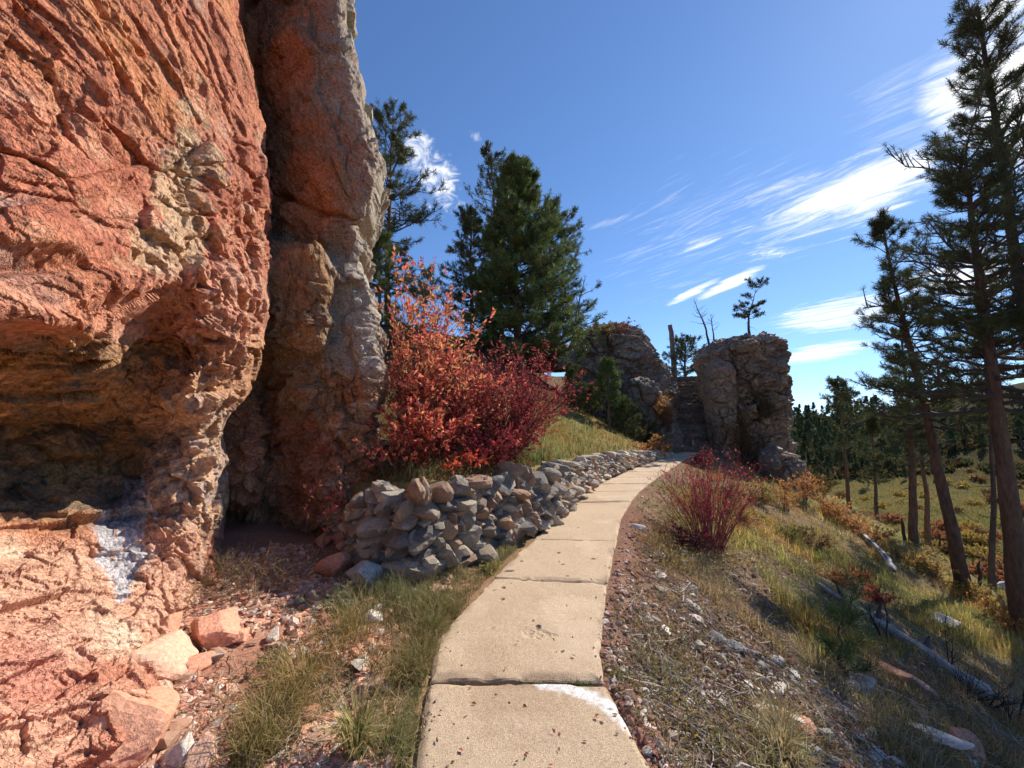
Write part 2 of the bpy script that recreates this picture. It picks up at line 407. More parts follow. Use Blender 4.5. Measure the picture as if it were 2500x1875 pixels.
# --- near block: overhanging red face, shaded hollow, sunlit foot
edge_y = [-450, 0, 150, 300, 500, 650, 740, 830, 900, 960, 1000, 1050, 1120, 1200, 1280, 1340, 1400, 1500, 1950]
edge_x = [572, 590, 612, 640, 655, 655, 662, 645, 632, 605, 575, 556, 556, 556, 545, 545, 600, 660, 680]
ctrl = [  # px, py, X (metres to the left of the walk's line of sight)
 (-650,-450,-2.9),(-300,-450,-2.9),(0,-450,-2.85),(300,-450,-3.0),(570,-450,-3.3),
 (-650,0,-2.35),(-300,0,-2.40),(0,0,-2.45),(200,0,-2.5),(400,0,-2.62),(590,0,-2.95),
 (-650,350,-2.05),(-300,350,-2.1),(0,350,-2.15),(200,350,-2.22),(400,350,-2.38),(560,350,-2.50),(640,350,-2.82),
 (-650,600,-1.85),(-300,600,-1.9),(0,600,-1.93),(200,600,-2.0),(350,600,-2.12),(450,600,-2.22),(560,600,-2.32),(655,600,-2.68),
 (-650,740,-1.72),(-300,740,-1.76),(0,740,-1.78),(120,755,-1.86),(240,770,-1.95),(330,735,-2.08),(400,715,-2.2),(480,780,-2.28),(570,790,-2.35),(655,760,-2.65),
 (-650,790,-1.76),(-300,790,-1.78),(0,782,-1.8),(120,802,-1.88),(240,815,-1.98),
 (-650,835,-2.1),(-300,835,-2.2),(0,830,-2.2),(120,845,-2.25),(240,855,-2.3),(330,790,-2.5),(400,770,-2.55),(470,850,-2.5),
 (540,880,-2.36),(590,860,-2.42),(640,850,-2.75),
 (0,920,-2.75),(150,930,-2.75),(300,930,-2.8),(400,930,-2.72),(560,950,-2.50),(620,930,-2.85),
 (-650,920,-2.6),(-300,920,-2.75),
 (380,1000,-2.85),(450,985,-2.50),(500,1010,-2.50),(540,1000,-2.75),(430,1055,-2.95),(540,1060,-3.0),
 (-650,1050,-3.1),(-300,1050,-3.3),(0,1050,-3.4),(150,1050,-3.45),(300,1060,-3.3),
 (-650,1200,-3.1),(-300,1190,-3.3),(0,1190,-3.36),(150,1190,-3.32),(250,1210,-3.25),(330,1200,-3.1),
 (440,1085,-2.85),(470,1100,-2.62),(515,1120,-2.72),(550,1130,-3.05),(430,1180,-2.68),(480,1200,-2.62),(530,1200,-2.82),(552,1220,-3.1),
 (400,1280,-2.72),(460,1300,-2.64),(520,1300,-2.86),
 (-650,1290,-2.9),(-300,1300,-3.1),(0,1270,-3.2),(0,1320,-3.08),(100,1270,-3.14),(100,1310,-3.04),(190,1275,-3.02),(280,1290,-2.92),(300,1340,-2.86),
 (0,1375,-2.85),(150,1365,-2.8),(280,1420,-2.72),(400,1390,-2.60),(480,1385,-2.66),(540,1370,-2.9),
 (-650,1450,-2.35),(-300,1450,-2.5),(0,1450,-2.55),(200,1450,-2.52),(350,1470,-2.45),(450,1470,-2.48),(560,1480,-2.62),
 (-650,1600,-1.95),(-300,1600,-2.15),(0,1600,-2.22),(150,1600,-2.2),(300,1600,-2.16),(390,1600,-2.2),(470,1600,-2.32),
 (-650,1760,-1.7),(-300,1760,-1.85),(0,1760,-1.95),(200,1760,-1.85),(350,1740,-1.8),(450,1760,-2.0),
 (-650,1950,-1.5),(-300,1950,-1.6),(0,1950,-1.68),(200,1950,-1.62),(370,1950,-1.58),(480,1950,-1.75),(680,1950,-2.1),(680,1600,-2.6)]
ctrl = np.array(ctrl, float)
fX = tps(ctrl[:, :2], ctrl[:, 2])
nu, nv, nw = 600, 880, 16
_py = np.linspace(-450, 1950, 400); _px = np.linspace(-100, 560, 12)
_A, _B = np.meshgrid(_px, _py); _r = rays(_A, _B); _P = CAM+_r*(fX(_A, _B)/_r[..., 0])[..., None]
_w = (np.linalg.norm(np.gradient(_P, axis=0), axis=-1)**.8).mean(1); _w = np.convolve(np.pad(_w, 4, 'edge'), np.ones(9)/9, 'valid')
_w = _w/_w.mean()+.35*((_py > -50)); _c = np.concatenate([[0], np.cumsum((_w[1:]+_w[:-1])/2)])
pyv = np.interp(np.linspace(0, 1, nv), _c/_c[-1], _py)
ex = np.interp(pyv, edge_y, edge_x)+9*fbm(np.stack([pyv/45, 0*pyv, 0*pyv], -1), 4, 71)
uu = np.linspace(0, 1, nu)**.8
PX = -650+(ex[:, None]+650)*uu[None]; PY = np.repeat(pyv[:, None], nu, 1)
# round the far edge: the last stretch turns away
Xv = fX(PX, PY)
turn = np.clip((PX-(ex[:, None]-26))/26, 0, 1)
Xv = Xv-.22*turn**2.2
r = rays(PX, PY); P = CAM+r*(Xv/r[..., 0])[..., None]
knob = np.clip(blob(PX, PY, 560, 760, 120, 250)+blob(PX, PY, 600, 480, 70, 200)*.7+blob(PX, PY, 480, 1150, 110, 220)+blob(PX, PY, 430, 660, 90, 120)*.6+blob(PX, PY, 330, 800, 120, 60)*.6, 0, 1)
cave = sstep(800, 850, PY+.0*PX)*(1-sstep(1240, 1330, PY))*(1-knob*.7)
foot = sstep(1290, 1350, PY)
face = 1-sstep(760, 830, PY)
n = normals_of(smooth_grid(P, 40)); n = unit(n+.75*unit(CAM-P)*(1-.0*PX)[..., None])
def strata(P, deg, st):
    """stretch the noise space along the bedding, which dips towards the far end"""
    a = math.radians(deg); y, z = P[..., 1], P[..., 2]
    al = y*math.cos(a)-z*math.sin(a); ac = y*math.sin(a)+z*math.cos(a)
    return np.stack([P[..., 0]*1.0, al/st, ac], -1)
dip = 30+0*PX
S1 = strata(P, 46, 2.0); S2 = strata(P, 14, 1.9)
warp = fbm(P*1.4, 3, 72)[..., None]*.14
wtop = sstep(650, 300, PY)                     # 1 high up where the beds stand steep
SS = S1*wtop[..., None]+S2*(1-wtop[..., None])+warp
f1, c1 = facet(SS*1.9, 73, 1.0, .7); f2, c2_ = facet(SS*5.2, 77, .9, .6); f3, c3 = facet(SS*13., 81, .9, .5)
f4, c4 = facet(P*5.5+warp*3, 85, 1.2, .9); f5, c5 = facet(P*14., 89, 1.1, .8)
rid = fbm(SS*3.1, 5, 91, .55, True); lum = fbm(P*.9, 3, 93)
ST = 1/(1+(np.linalg.norm(np.gradient(P, axis=0), axis=-1)/.020)**2)/(1+(np.linalg.norm(np.gradient(P, axis=1), axis=-1)/.020)**2)
ST = smooth_grid(ST[..., None], 4)[..., 0]
terr = SS[..., 2]*2.1+.35*lum; tf = terr-np.floor(terr); ledge = sstep(0, .8, tf)-sstep(.86, 1, tf)
f4b, _ = facet(P*9.5+warp*2, 86, 1.2, .9)
pl1, pc1 = facet(SS*np.array([2.6, 2.6, 3.4])+fbm(P*3, 3, 87)[..., None]*.30, 88, .55, 1.1); pl2, pc2 = facet(SS*np.array([6.5, 6., 8.5])+fbm(P*7, 3, 90)[..., None]*.25, 92, .6, 1.0)
rgh = .22+1.1*sstep(-.12, .28, fbm(SS*1.2+21, 3, 98)); pl0, pc0 = facet(SS*np.array([1.5, 1.35, 2.0])+fbm(P*2.2, 4, 99)[..., None]*.30, 100, .7, 1.0)
d = .11*lum+face*(.060*f1+.070*pl0*(.4+.6*ST)+ST*rgh*(.050*pl1+.020*pl2+.014*f2+.010*f3+.012*rid+.014*f4b)+.070*(ledge-.5)*(.4+.6*ST)*(.3+rgh*.7))
d = d-face*.05*np.exp(-(pc0/.035)**2)*sstep(-.1, .3, fbm(P*1.3+31, 3, 104))
d = d+knob*(.125*f4*(.3+.7*ST)+.062*f5*ST)+cave*(.15*f1+ST*(.09*f2+.08*pl1+.05*pl2+.05*f4))+foot*(.085*f1+ST*(.040*f2+.040*pl1+.022*pl2+.034*f4+.014*f5))
cm = sstep(.0, .35, fbm(P*1.1+11, 3, 94))
d = d-.035*np.exp(-(c1/.03)**2)*(1-knob)*cm-.012*np.exp(-(c2_/.04)**2)*(1-knob)*cm*ST
d = d+ST*(.013*fbm(P*16, 3, 95)+.007*fbm(P*42, 2, 96))
d = d-.06*blob(PX, PY, 470, 440, 34, 120)*(1+f5)-.10*blob(PX, PY, 60, 640, 260, 20)+.05*blob(PX, PY, 120, 560, 260, 60)
d = smooth_grid(d[..., None], 1)[..., 0]
P2 = P+n*d[..., None]
# colours of the stone itself
q = fbm(SS*1.7, 4, 101)*.5+.5; q2 = fbm(P*2.6+5, 4, 103)*.5+.5; q3 = fbm(P*7, 3, 105)*.5+.5; qs = fbm(SS*9, 4, 106)*.5+.5
c = mixc((.53, .205, .112), (.41, .135, .078), sstep(.35, .7, q))
c = mixc(c, (.60, .31, .195), sstep(.52, .78, q2)*.8); c = mixc(c, (.56, .24, .09), sstep(.5, .7, fbm(P*1.2+51, 4, 115)*.5+.5)*.55); c = mixc(c, (.40, .30, .24), sstep(.60, .74, fbm(SS*2.1+61, 4, 116)*.5+.5)*.5)
c = mixc(c, (.27, .085, .05), sstep(.56, .72, qs)*.55); c = mixc(c, (.20, .07, .045), sstep(.62, .70, fbm(P*26, 3, 108)*.5+.5)*.6)
cream = blob(PX, PY, 450, 500, 85, 210)+blob(PX, PY, 400, 610, 80, 70)*.8+blob(PX, PY, 480, 300, 40, 130)*.6; cream = sstep(.42, .78, cream*.75+.9*(q3-.5)+.55*(qs-.5)+.12)*.9
c = mixc(c, mixc((.56, .445, .29), (.53, .32, .17), q3), cream*.85)
c = mixc(c, mixc((.66, .40, .28), (.52, .24, .15), q3), knob*.65*sstep(560, 760, PY))
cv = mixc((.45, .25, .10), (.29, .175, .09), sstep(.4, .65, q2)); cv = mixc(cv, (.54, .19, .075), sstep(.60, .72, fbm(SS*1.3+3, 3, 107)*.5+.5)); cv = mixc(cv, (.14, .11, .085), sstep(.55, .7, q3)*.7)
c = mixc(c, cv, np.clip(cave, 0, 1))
st = np.clip(blob(PX, PY, 480, 1130, 95, 190, 3), 0, 1)
c = mixc(c, mixc((.60, .40, .25), (.38, .30, .25), sstep(.4, .65, q3)), st*.85)
ft = mixc((.58, .325, .215), (.46, .19, .115), sstep(.38, .66, q)); ft = mixc(ft, (.72, .52, .37), sstep(.58, .75, q2)*.7)
ft = mixc(ft, (.48, .17, .12), blob(PX, PY, 90, 1630, 120, 130)*.7)
c = mixc(c, ft, foot)
dr = fbm(np.stack([PX/9., PY/70., 0*PX], -1), 4, 109); wh = blob(PX, PY, 290, 1335, 75, 95, 3)+.75*blob(PX, PY, 345, 1215, 60, 55, 3)+.4*blob(PX, PY, 300, 1440, 25, 60); wh = sstep(.42, .62, wh*.8+.7*(q3-.5)+.25*dr+fbm(P*28, 3, 110)*.2)
c = mixc(c, mixc((.56, .555, .57), (.42, .41, .43), q2), wh*.9)
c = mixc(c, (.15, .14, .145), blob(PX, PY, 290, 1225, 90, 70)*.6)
# turn the far edge into the block's own thickness
k = np.arange(1, nw+1)/nw
backv = np.array([-.45, 1., 0.])
Wp = P2[:, -1:, :]+(k[None, :, None]**1.2)*2.6*backv+np.stack([-.35*np.sin(k*PI*.5), 0*k, 0*k], -1)[None]
Wp = Wp+fbm(Wp*3, 3, 97)[..., None]*np.array([.08, .08, .08])*k[None, :, None]
lid = P2[:1]+np.array([-3., .3, .4]); lid = np.concatenate([lid, np.repeat(lid[:, -1:], nw, 1)], 1)
G = np.concatenate([P2, Wp], 1); C = np.concatenate([c, np.repeat(c[:, -1:], nw, 1)], 1)
G = np.concatenate([lid, G], 0); C = np.concatenate([C[:1], C], 0)
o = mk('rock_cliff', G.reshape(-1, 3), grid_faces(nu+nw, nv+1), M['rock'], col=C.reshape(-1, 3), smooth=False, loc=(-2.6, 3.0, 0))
tag(o, 'huge salmon red cliff block overhanging a shaded ochre hollow above its sunlit foot', 'cliff')
# --- second column behind it
sil_y = [-450, 0, 150, 300, 400, 450, 560, 640, 720, 800, 880, 960, 1020, 1100, 1180, 1250, 1330, 1450]
sil_x = [812, 846, 860, 902, 936, 930, 900, 872, 882, 906, 924, 904, 890, 912, 900, 885, 875, 870]
ctrl = [  # px, py, depth
 (430,-450,5.6),(600,-450,5.6),(740,-450,5.5),(830,-450,5.6),
 (430,0,5.6),(590,0,5.75),(640,40,5.45),(740,0,5.30),(840,0,5.42),
 (430,300,5.6),(640,300,5.6),(700,300,5.25),(800,300,5.12),(900,300,5.25),
 (430,520,5.6),(660,520,5.55),(740,520,5.2),(840,520,5.06),(920,500,5.2),
 (430,610,5.6),(655,610,5.3),(700,600,5.24),(790,620,5.2),(880,620,5.22),
 (430,660,5.3),(660,660,4.92),(740,660,4.88),(800,690,4.95),(835,720,5.15),(880,700,5.2),
 (430,800,5.2),(660,800,4.86),(740,800,4.80),(800,800,4.95),(850,800,5.15),(900,800,5.24),
 (430,930,5.4),(640,930,5.1),(700,930,4.90),(780,930,4.86),(850,930,4.95),(905,930,5.1),
 (430,1000,5.5),(560,1000,4.85),(630,1000,4.9),(655,1000,5.2),(700,1000,5.0),(780,1020,4.9),(880,1020,5.05),
 (430,1110,5.5),(560,1110,4.7),(620,1110,4.68),(655,1110,5.25),(690,1110,5.15),(725,1110,4.98),(800,1110,4.9),(900,1110,5.1),
 (430,1230,5.6),(560,1230,4.85),(630,1230,4.9),(685,1230,5.15),(730,1230,4.98),(820,1230,4.95),(890,1230,5.1),
 (430,1330,5.6),(600,1330,5.4),(650,1330,5.3),(720,1330,4.98),(800,1330,4.9),(870,1330,4.9),
 (430,1450,4.6),(600,1450,4.6),(720,1450,4.7),(830,1450,4.8)]
ctrl = np.array(ctrl, float); fD = tps(ctrl[:, :2], ctrl[:, 2])
nu, nv, nw = 210, 430, 40
pyv = np.linspace(-450, 1450, nv)
ex = np.interp(pyv, sil_y, sil_x)+7*fbm(np.stack([pyv/40, 0*pyv+3, 0*pyv], -1), 4, 111)
uu = np.linspace(0, 1, nu)
PX = 430+(ex[:, None]-430)*uu[None]; PY = np.repeat(pyv[:, None], nu, 1)
D = fD(PX, PY)
turn = np.clip((PX-(ex[:, None]-24))/24, 0, 1); D = D+.22*turn**2.4
P = CAM+rays(PX, PY)*D[..., None]
n = normals_of(smooth_grid(P, 25))
low = sstep(880, 980, PY)
f1, c1 = facet(P*1.3*np.array([1, 1, .6])+fbm(P*1.5, 2, 112)[..., None]*.3, 113, 1., .6); f2, c2_ = facet(P*4.2+warp[:nv, :nu]*0, 117, 1., .7); f3, c3 = facet(P*11, 121, 1., .7)
lum = fbm(P*1.1, 4, 123)
rough = np.clip(.35+low*.9+blob(PX, PY, 720, 800, 90, 160)*.6, 0, 1.2)
rb = fbm(P*np.array([2.2, 2.2, 1.6]), 4, 126, .5, True)
pl, _ = facet(P*np.array([2.4, 2.4, 1.8])+fbm(P*3, 3, 128)[..., None]*.3, 129, .6, 1.)
d = .15*lum+.10*f1+.06*rb+.045*pl+rough*(.10*f2+.045*f3)+.03*fbm(P*7, 4, 125)+.30*blob(PX, PY, 712, 745, 92, 118, 7)-.10*blob(PX, PY, 850, 645, 50, 50)+.10*blob(PX, PY, 800, 330, 110, 160, 4)-.10*np.exp(-((PY-505-.35*(PX-760)-18*fbm(P*3, 2, 137))/9)**2)*sstep(640, 700, PX)
crack = np.exp(-(c1/.012)**2)*sstep(-.1, .3, fbm(P*.8+7, 2, 127)); d = d-.03*crack*(1-low*.6)-.02*np.exp(-(c2_/.05)**2)*rough
P2 = P+n*d[..., None]
q = fbm(P*1.5+2, 4, 131)*.5+.5; q2 = fbm(P*3.5, 4, 133)*.5+.5; q3 = fbm(P*9, 3, 135)*.5+.5
c = mixc((.30, .165, .095), (.37, .15, .07), sstep(.42, .65, q)); c = mixc(c, (.25, .17, .115), sstep(.45, .66, q2))
c = mixc(c, (.52, .185, .075), sstep(.3, .6, np.clip(blob(PX, PY, 760, 480, 70, 120)+blob(PX, PY, 700, 180, 70, 100), 0, 1)+.5*(q2-.5))*.75)
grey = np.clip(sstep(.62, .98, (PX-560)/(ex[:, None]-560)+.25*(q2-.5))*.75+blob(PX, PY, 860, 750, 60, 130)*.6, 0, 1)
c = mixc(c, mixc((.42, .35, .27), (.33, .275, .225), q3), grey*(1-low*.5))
c = mixc(c, mixc((.34, .20, .085), (.22, .13, .07), sstep(.4, .6, q2)), blob(PX, PY, 730, 760, 95, 170, 3)*.8)
lw = mixc((.34, .19, .10), (.38, .145, .075), sstep(.45, .65, q)); lw = mixc(lw, (.50, .36, .25), sstep(.52, .7, q2)*sstep(740, 860, PX)); lw = mixc(lw, (.20, .11, .06), sstep(.6, .75, q3)*.6)
c = mixc(c, lw, low*.9); c = mixc(c, mixc((.50, .24, .13), (.40, .17, .09), q2), blob(PX, PY, 590, 1120, 70, 150, 3))
seam = np.exp(-((PX-648-12*fbm(P*4, 2, 136)-.02*(PY-1000))/7)**2)*sstep(900, 960, PY); c = mixc(c, (.10, .06, .04), seam*.6)
k = np.arange(1, nw+1)/nw
Wp = P2[:, -1:, :]+(k[None, :, None])*2.2*np.array([-.22, 1., 0.])+np.stack([-.7*k**3, 0*k, 0*k], -1)[None]
nn = facet(Wp*2.2, 141, 1., .6)[0]*.10+fbm(Wp*5, 3, 143)*.05
Wp = Wp+np.array([1., .2, 0])*(nn*np.minimum(k*4, 1)[None])[..., None]
cg = mixc((.46, .40, .32), (.36, .28, .2), fbm(Wp*2, 3, 145)*.5+.5)
lid = P2[:1]+np.array([-1.6, 2.5, .5]); lid = np.concatenate([lid, np.repeat(lid[:, -1:], nw, 1)], 1)
G = np.concatenate([P2, Wp], 1); C = np.concatenate([c, cg], 1)
G = np.concatenate([lid, G], 0); C = np.concatenate([C[:1], C], 0)
o = mk('rock_spire', G.reshape(-1, 3), grid_faces(nu+nw, nv+1), M['rock'], col=C.reshape(-1, 3), smooth=False, loc=(-2.6, 5.2, 0))
tag(o, 'tall brown and orange rock column with a pale grey sunlit edge behind the red cliff', 'rock column')
# --- faceted loose stones
_ico = {}
def ico(s):
    if s not in _ico:
        import bmesh
        bm = bmesh.new(); bmesh.ops.create_icosphere(bm, subdivisions=s, radius=1)
        bm.verts.ensure_lookup_table()
        _ico[s] = (np.array([v.co[:] for v in bm.verts]), np.array([[v.index for v in f.verts] for f in bm.faces])); bm.free()
    return _ico[s]
def rocks(n, sub, seed, planes=13, soft=14., rough=.03):
    """n angular stones of unit size: (n,V,3), faces"""
    g = np.random.default_rng(seed); D, F = ico(sub)
    N_ = unit(g.normal(size=(n, planes, 3))); h = g.uniform(.62, 1.05, (n, planes))
    dots = np.einsum('vk,npk->nvp', D, N_)/h[:, None]
    r_ = np.power((np.maximum(dots, 1e-3)**soft).sum(-1), -1./soft)
    r_ = np.minimum(r_, 1.6)
    V = D[None]*r_[..., None]
    if rough:
        off = g.uniform(0, 50, (n, 1, 3)); V = V*(1+rough*fbm(V*2.6+off, 3, seed)+rough*.5*fbm(V*8+off, 2, seed+3))[..., None]
    return V, F
def place_rocks(V, size, pos, rot_seed):
    """scale (n,3), random turn about z and a small tilt"""
    g = np.random.default_rng(rot_seed); n = len(V)
    V = V*np.asarray(size)[:, None]
    a = g.uniform(0, 2*PI, n); ca, sa = np.cos(a)[:, None], np.sin(a)[:, None]
    x, y, z = V[..., 0], V[..., 1], V[..., 2]
    x, y = x*ca-y*sa, x*sa+y*ca
    b = g.normal(0, .25, n)[:, None]; y, z = y*np.cos(b)-z*np.sin(b), y*np.sin(b)+z*np.cos(b)
    return np.stack([x, y, z], -1)+np.asarray(pos)[:, None]
# ------------------------------------------------------------------ dry stone wall along the left of the walk
STONES = [(.29, .245, .195), (.23, .205, .175), (.36, .285, .205), (.25, .195, .15), (.38, .245, .155), (.17, .15, .135), (.43, .355, .265), (.30, .19, .125)]
def stone_cols(n, seed, pal=STONES):
    g = np.random.default_rng(seed); p = np.array(pal)
    return p[g.integers(0, len(p), n)]*g.uniform(.8, 1.15, (n, 1))
def wall_at(s): return np.stack([np.interp(s, WS, WALL[:, 0]), np.interp(s, WS, WALL[:, 1])], -1)
g = np.random.default_rng(11)
items = []
s0, s1 = WS[2]-.02, WS[9]
z = 0.0; row = 0
while z < 1.05:
    s = s0+g.uniform(0, .2); 
    th = g.uniform(.095, .135)
    while s < s1:
        far = sstep(WS[4], WS[6], s)
        wdt = g.uniform(.09, .25)*lerp(1.0, .85, far)*(1+.45*(s < WS[3]+.5)*(z < .35)*(g.random() < .5)); t = th*lerp(1.12, .78, far)*g.uniform(.85, 1.2)
        zz = z*lerp(1.0, .80, far)+g.uniform(-.025, .025)
        sc = s+wdt/2
        hh = wall_h(sc)+g.uniform(-.03, .03)
        if row == 0: t *= 1.25; wdt *= 1.1
        if zz < hh-.02: items.append((sc, zz, wdt, t, g.uniform(.10, .17)))
        s += wdt*.93
    z += th*.92; row += 1
it = np.array(items); n = len(it)
pos = wall_at(it[:, 0]); tan = unit(wall_at(it[:, 0]+.12)-wall_at(it[:, 0]-.12)); nor = np.stack([-tan[:, 1], tan[:, 0]], -1)
rake = -.06+.14*it[:, 1]+g.normal(0, .018, n)
ctr = np.concatenate([pos+nor*rake[:, None], (-.02+it[:, 1]+it[:, 3]*.5)[:, None]], 1)
V, F = rocks(n, 3, 12, 10, 44., .05)
V = V*np.stack([it[:, 2]*.66, it[:, 4]*1.25, it[:, 3]*.74], -1)[:, None]
tl = g.normal(0, .10, n)[:, None]; yaw = g.normal(0, .18, n)[:, None]
a, b = V[..., 0]*np.cos(tl)-V[..., 2]*np.sin(tl), V[..., 0]*np.sin(tl)+V[..., 2]*np.cos(tl)
x, y = a*np.cos(yaw)-V[..., 1]*np.sin(yaw), a*np.sin(yaw)+V[..., 1]*np.cos(yaw)
Wd = np.concatenate([x[..., None]*tan[:, None]+y[..., None]*nor[:, None], b[..., None]], -1)+ctr[:, None]
cols = stone_cols(n, 13)*(.78+.62*sstep(WS[4], WS[7], it[:, 0]))[:, None]  # stone colour carries the light: paler along the sunlit far stretch, darker near
sal = (1.1-.25*(it[:, 0] < WS[2]))*it[:, 2]*it[:, 3]/np.linalg.norm(ctr-CAM, axis=1)**2
order = np.argsort(-sal)
wall = thing('stone_wall', 'low dry stone wall of stacked grey stones along the left side of the walk', 'stone wall', (-.5, 5., 0))
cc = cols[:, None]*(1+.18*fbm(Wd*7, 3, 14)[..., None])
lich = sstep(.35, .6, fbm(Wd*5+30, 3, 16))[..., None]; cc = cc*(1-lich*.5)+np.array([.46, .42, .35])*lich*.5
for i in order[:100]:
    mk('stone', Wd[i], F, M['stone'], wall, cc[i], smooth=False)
rest = order[100:]
nf = 260; fs = s0+(s1-s0)*g.random(nf)**1.5; fz = g.random(nf)*wall_h(fs)*.92; fp = wall_at(fs); ft_ = unit(wall_at(fs+.12)-wall_at(fs-.12)); fn = np.stack([-ft_[:, 1], ft_[:, 0]], -1)
Vf, Ff = rocks(nf, 2, 18, 11, 22., .05)
Vf = place_rocks(Vf, g.uniform(.035, .075, (nf, 1))*np.array([[1.2, 1, .8]]), np.concatenate([fp+fn*(-.10+.14*fz)[:, None]-fn*.03, fz[:, None]], 1), 19)
chk = mk('chinking_stones', Vf.reshape(-1, 3), (Ff[None]+(np.arange(nf)*Vf.shape[1])[:, None, None]).reshape(-1, 3), M['stone'], wall, np.repeat(stone_cols(nf, 20), Vf.shape[1], 0)); chk['kind'] = 'stuff'
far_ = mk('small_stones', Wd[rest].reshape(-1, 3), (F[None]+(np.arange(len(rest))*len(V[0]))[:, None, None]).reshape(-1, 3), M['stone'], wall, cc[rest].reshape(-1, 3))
far_['kind'] = 'stuff'
# ------------------------------------------------------------------ loose stones placed where they lie
def one_rock(name, px, py, rpx, label, cat, pal, seed, group=None, flat=.62, long=1.25, sink=.25, sub=4):
    Q, t = hit([px], [py]); r_ = rpx*t[0]/FOC
    V, F = rocks(1, sub, seed, 14, 16., .06)
    P_ = Q[0].copy(); P_[2] += r_*flat*(1-sink)-.0
    V = place_rocks(V, [(r_*long, r_*.95, r_*flat)], [P_], seed+1)[0]
    c = stone_cols(1, seed, pal)[0]*(1+.22*fbm(V*6, 3, seed)[:, None])
    o = mk(name, V, F, M['stone'], None, c, loc=(P_[0], P_[1], Q[0][2]))
    return tag(o, label, cat, group)
ORANGE = [(.60, .30, .19), (.54, .25, .16), (.64, .38, .26)]; PALES = [(.56, .49, .41), (.62, .55, .47), (.47, .38, .31)]
REDS = [(.38, .18, .12), (.34, .20, .15)]; GREYS = [(.36, .34, .33), (.42, .39, .36)]
for i, (x, y, r_, pal, fl, lab, nm) in enumerate([
    (345, 1395, 40, ORANGE, .95, 'rounded orange boulder leaning against the sunlit foot of the red cliff', 'boulder'),
    (300, 1490, 62, ORANGE, .75, 'broad blocky orange boulder at the lower edge of the cliff foot', 'boulder'),
    (405, 1460, 30, ORANGE, .8, 'small square orange boulder beside the pink gravel', 'boulder'),
    (455, 1395, 40, ORANGE, .9, 'upright pinkish boulder between cliff foot and pink gravel', 'boulder'),
    (265, 1655, 95, ORANGE, .7, 'largest smooth orange boulder lowest at the cliff foot', 'boulder'),
    (385, 1650, 26, PALES, 1.0, 'upright whitish stone at the bottom edge of the gravel', 'rock'),
    (432, 1655, 28, ORANGE, .8, 'pink stone next to the upright whitish stone', 'rock'),
    (330, 1545, 26, ORANGE, .7, 'flat orange stone lying below the blocky boulder', 'rock'),
    (590, 1385, 17, PALES, .6, 'pale stone alone on the pink gravel patch', 'rock'),
    (802, 1345, 17, PALES, .9, 'white stone in the grass in front of the stone wall', 'rock'),
    (712, 1245, 30, REDS, .9, 'dusky red block on the dirt left of the stone wall', 'rock'),
    (752, 1180, 26, REDS, 1.0, 'brown block leaning on the shaded end of the stone wall', 'rock'),
    (700, 1175, 18, REDS, .8, 'small red stone in the shade under the rock column', 'rock'),
    (520, 1385, 18, ORANGE, .8, 'tan stone near the dry grass clump under the cliff', 'rock'),
    (795, 1268, 34, GREYS, .9, 'grey boulder at the foot of the near wall corner', 'rock'),
    ]):
    one_rock(nm, x*K, y*K, r_*K, lab, nm, pal, 300+i*7, flat=fl)
sl = [(320,385,35),(425,520,35),(530,510,30),(575,545,28),(430,625,40),(425,690,38),(580,775,48),(345,765,32),(375,835,28),(440,890,38),(600,835,40),(690,935,55),(790,975,46),(890,1000,32),(912,1065,46),(905,1125,52),(1000,1185,46),(1080,1105,44),(1090,1155,40),(650,1260,48),(760,1475,48),(860,1180,36),(1165,1485,56),(1260,1535,48),(1480,1505,46),(545,560,26),(500,700,22),(1350,1300,40),(1530,1380,46),(1560,1540,50)]
special = {(580,775): 'long cream stone beside dry weeds close to the walk', (690,935): 'flat whitish slab in the middle of the slope below the walk'}
for i, (x, y, r_) in enumerate(sl):
    lab = special.get((x, y)); X0, Y0 = 1400+x*.4973, 1100+y*.4973
    one_rock('rock', X0, Y0, r_*.4973*.72, lab or 'pale limestone chunk half sunk in the slope right of the walk', 'rock', PALES if i % 6 else GREYS, 500+i*5, None if lab else 'pale chunks on the right slope', flat=.5, long=1.35, sink=.25, sub=3)
for i, (x, y, r_, pal, fl, lg, lab) in enumerate([
    (960, 1300, 88, PALES, .42, 1.7, 'long bright white stone pointing down the lower slope'),
    (1140, 1400, 62, ORANGE, .7, 1.2, 'salmon red block on the lower slope below the white stones'),
    (1420, 1195, 80, GREYS, .6, 1.4, 'wedge shaped grey brown boulder standing on the shaded lower slope'),
    (1590, 1135, 68, REDS, .6, 1.3, 'brownish boulder in shade just below the long fallen trunk'),
    (1725, 1205, 60, REDS, .7, 1.2, 'squarish mauve boulder in shade under the fallen trunk'),
    (1700, 1400, 85, PALES, .4, 1.8, 'long streaked white stone in the shady lower right corner'),
    (1645, 1490, 76, REDS, .6, 1.3, 'dull red boulder at the bottom below the streaked white stone'),
    (1935, 1500, 86, REDS, .4, 1.7, 'long flat pinkish stone at the bottom right of the slope'),
    (1205, 885, 58, REDS, .6, 1.3, 'reddish brown stone on the slope above the young pine'),
    (1800, 850, 60, PALES, .5, 1.5, 'pale stone in the grass beyond the long fallen trunk'),
    (680, 515, 24, ORANGE, .8, 1., 'small pink stone under the red bush right of the walk'),
    (2140, 690, 40, GREYS, .8, 1.2, 'grey boulder at the foot of the thin dark trunk'),
    (1700, 1330, 60, REDS, .55, 1.4, 'flat red brown slab in the shade near the corner')]):
    one_rock('rock', 1400+x*.4973, 1100+y*.4973, r_*.4973*.75, lab, 'rock', pal, 700+i*5, None, fl, lg, .22)
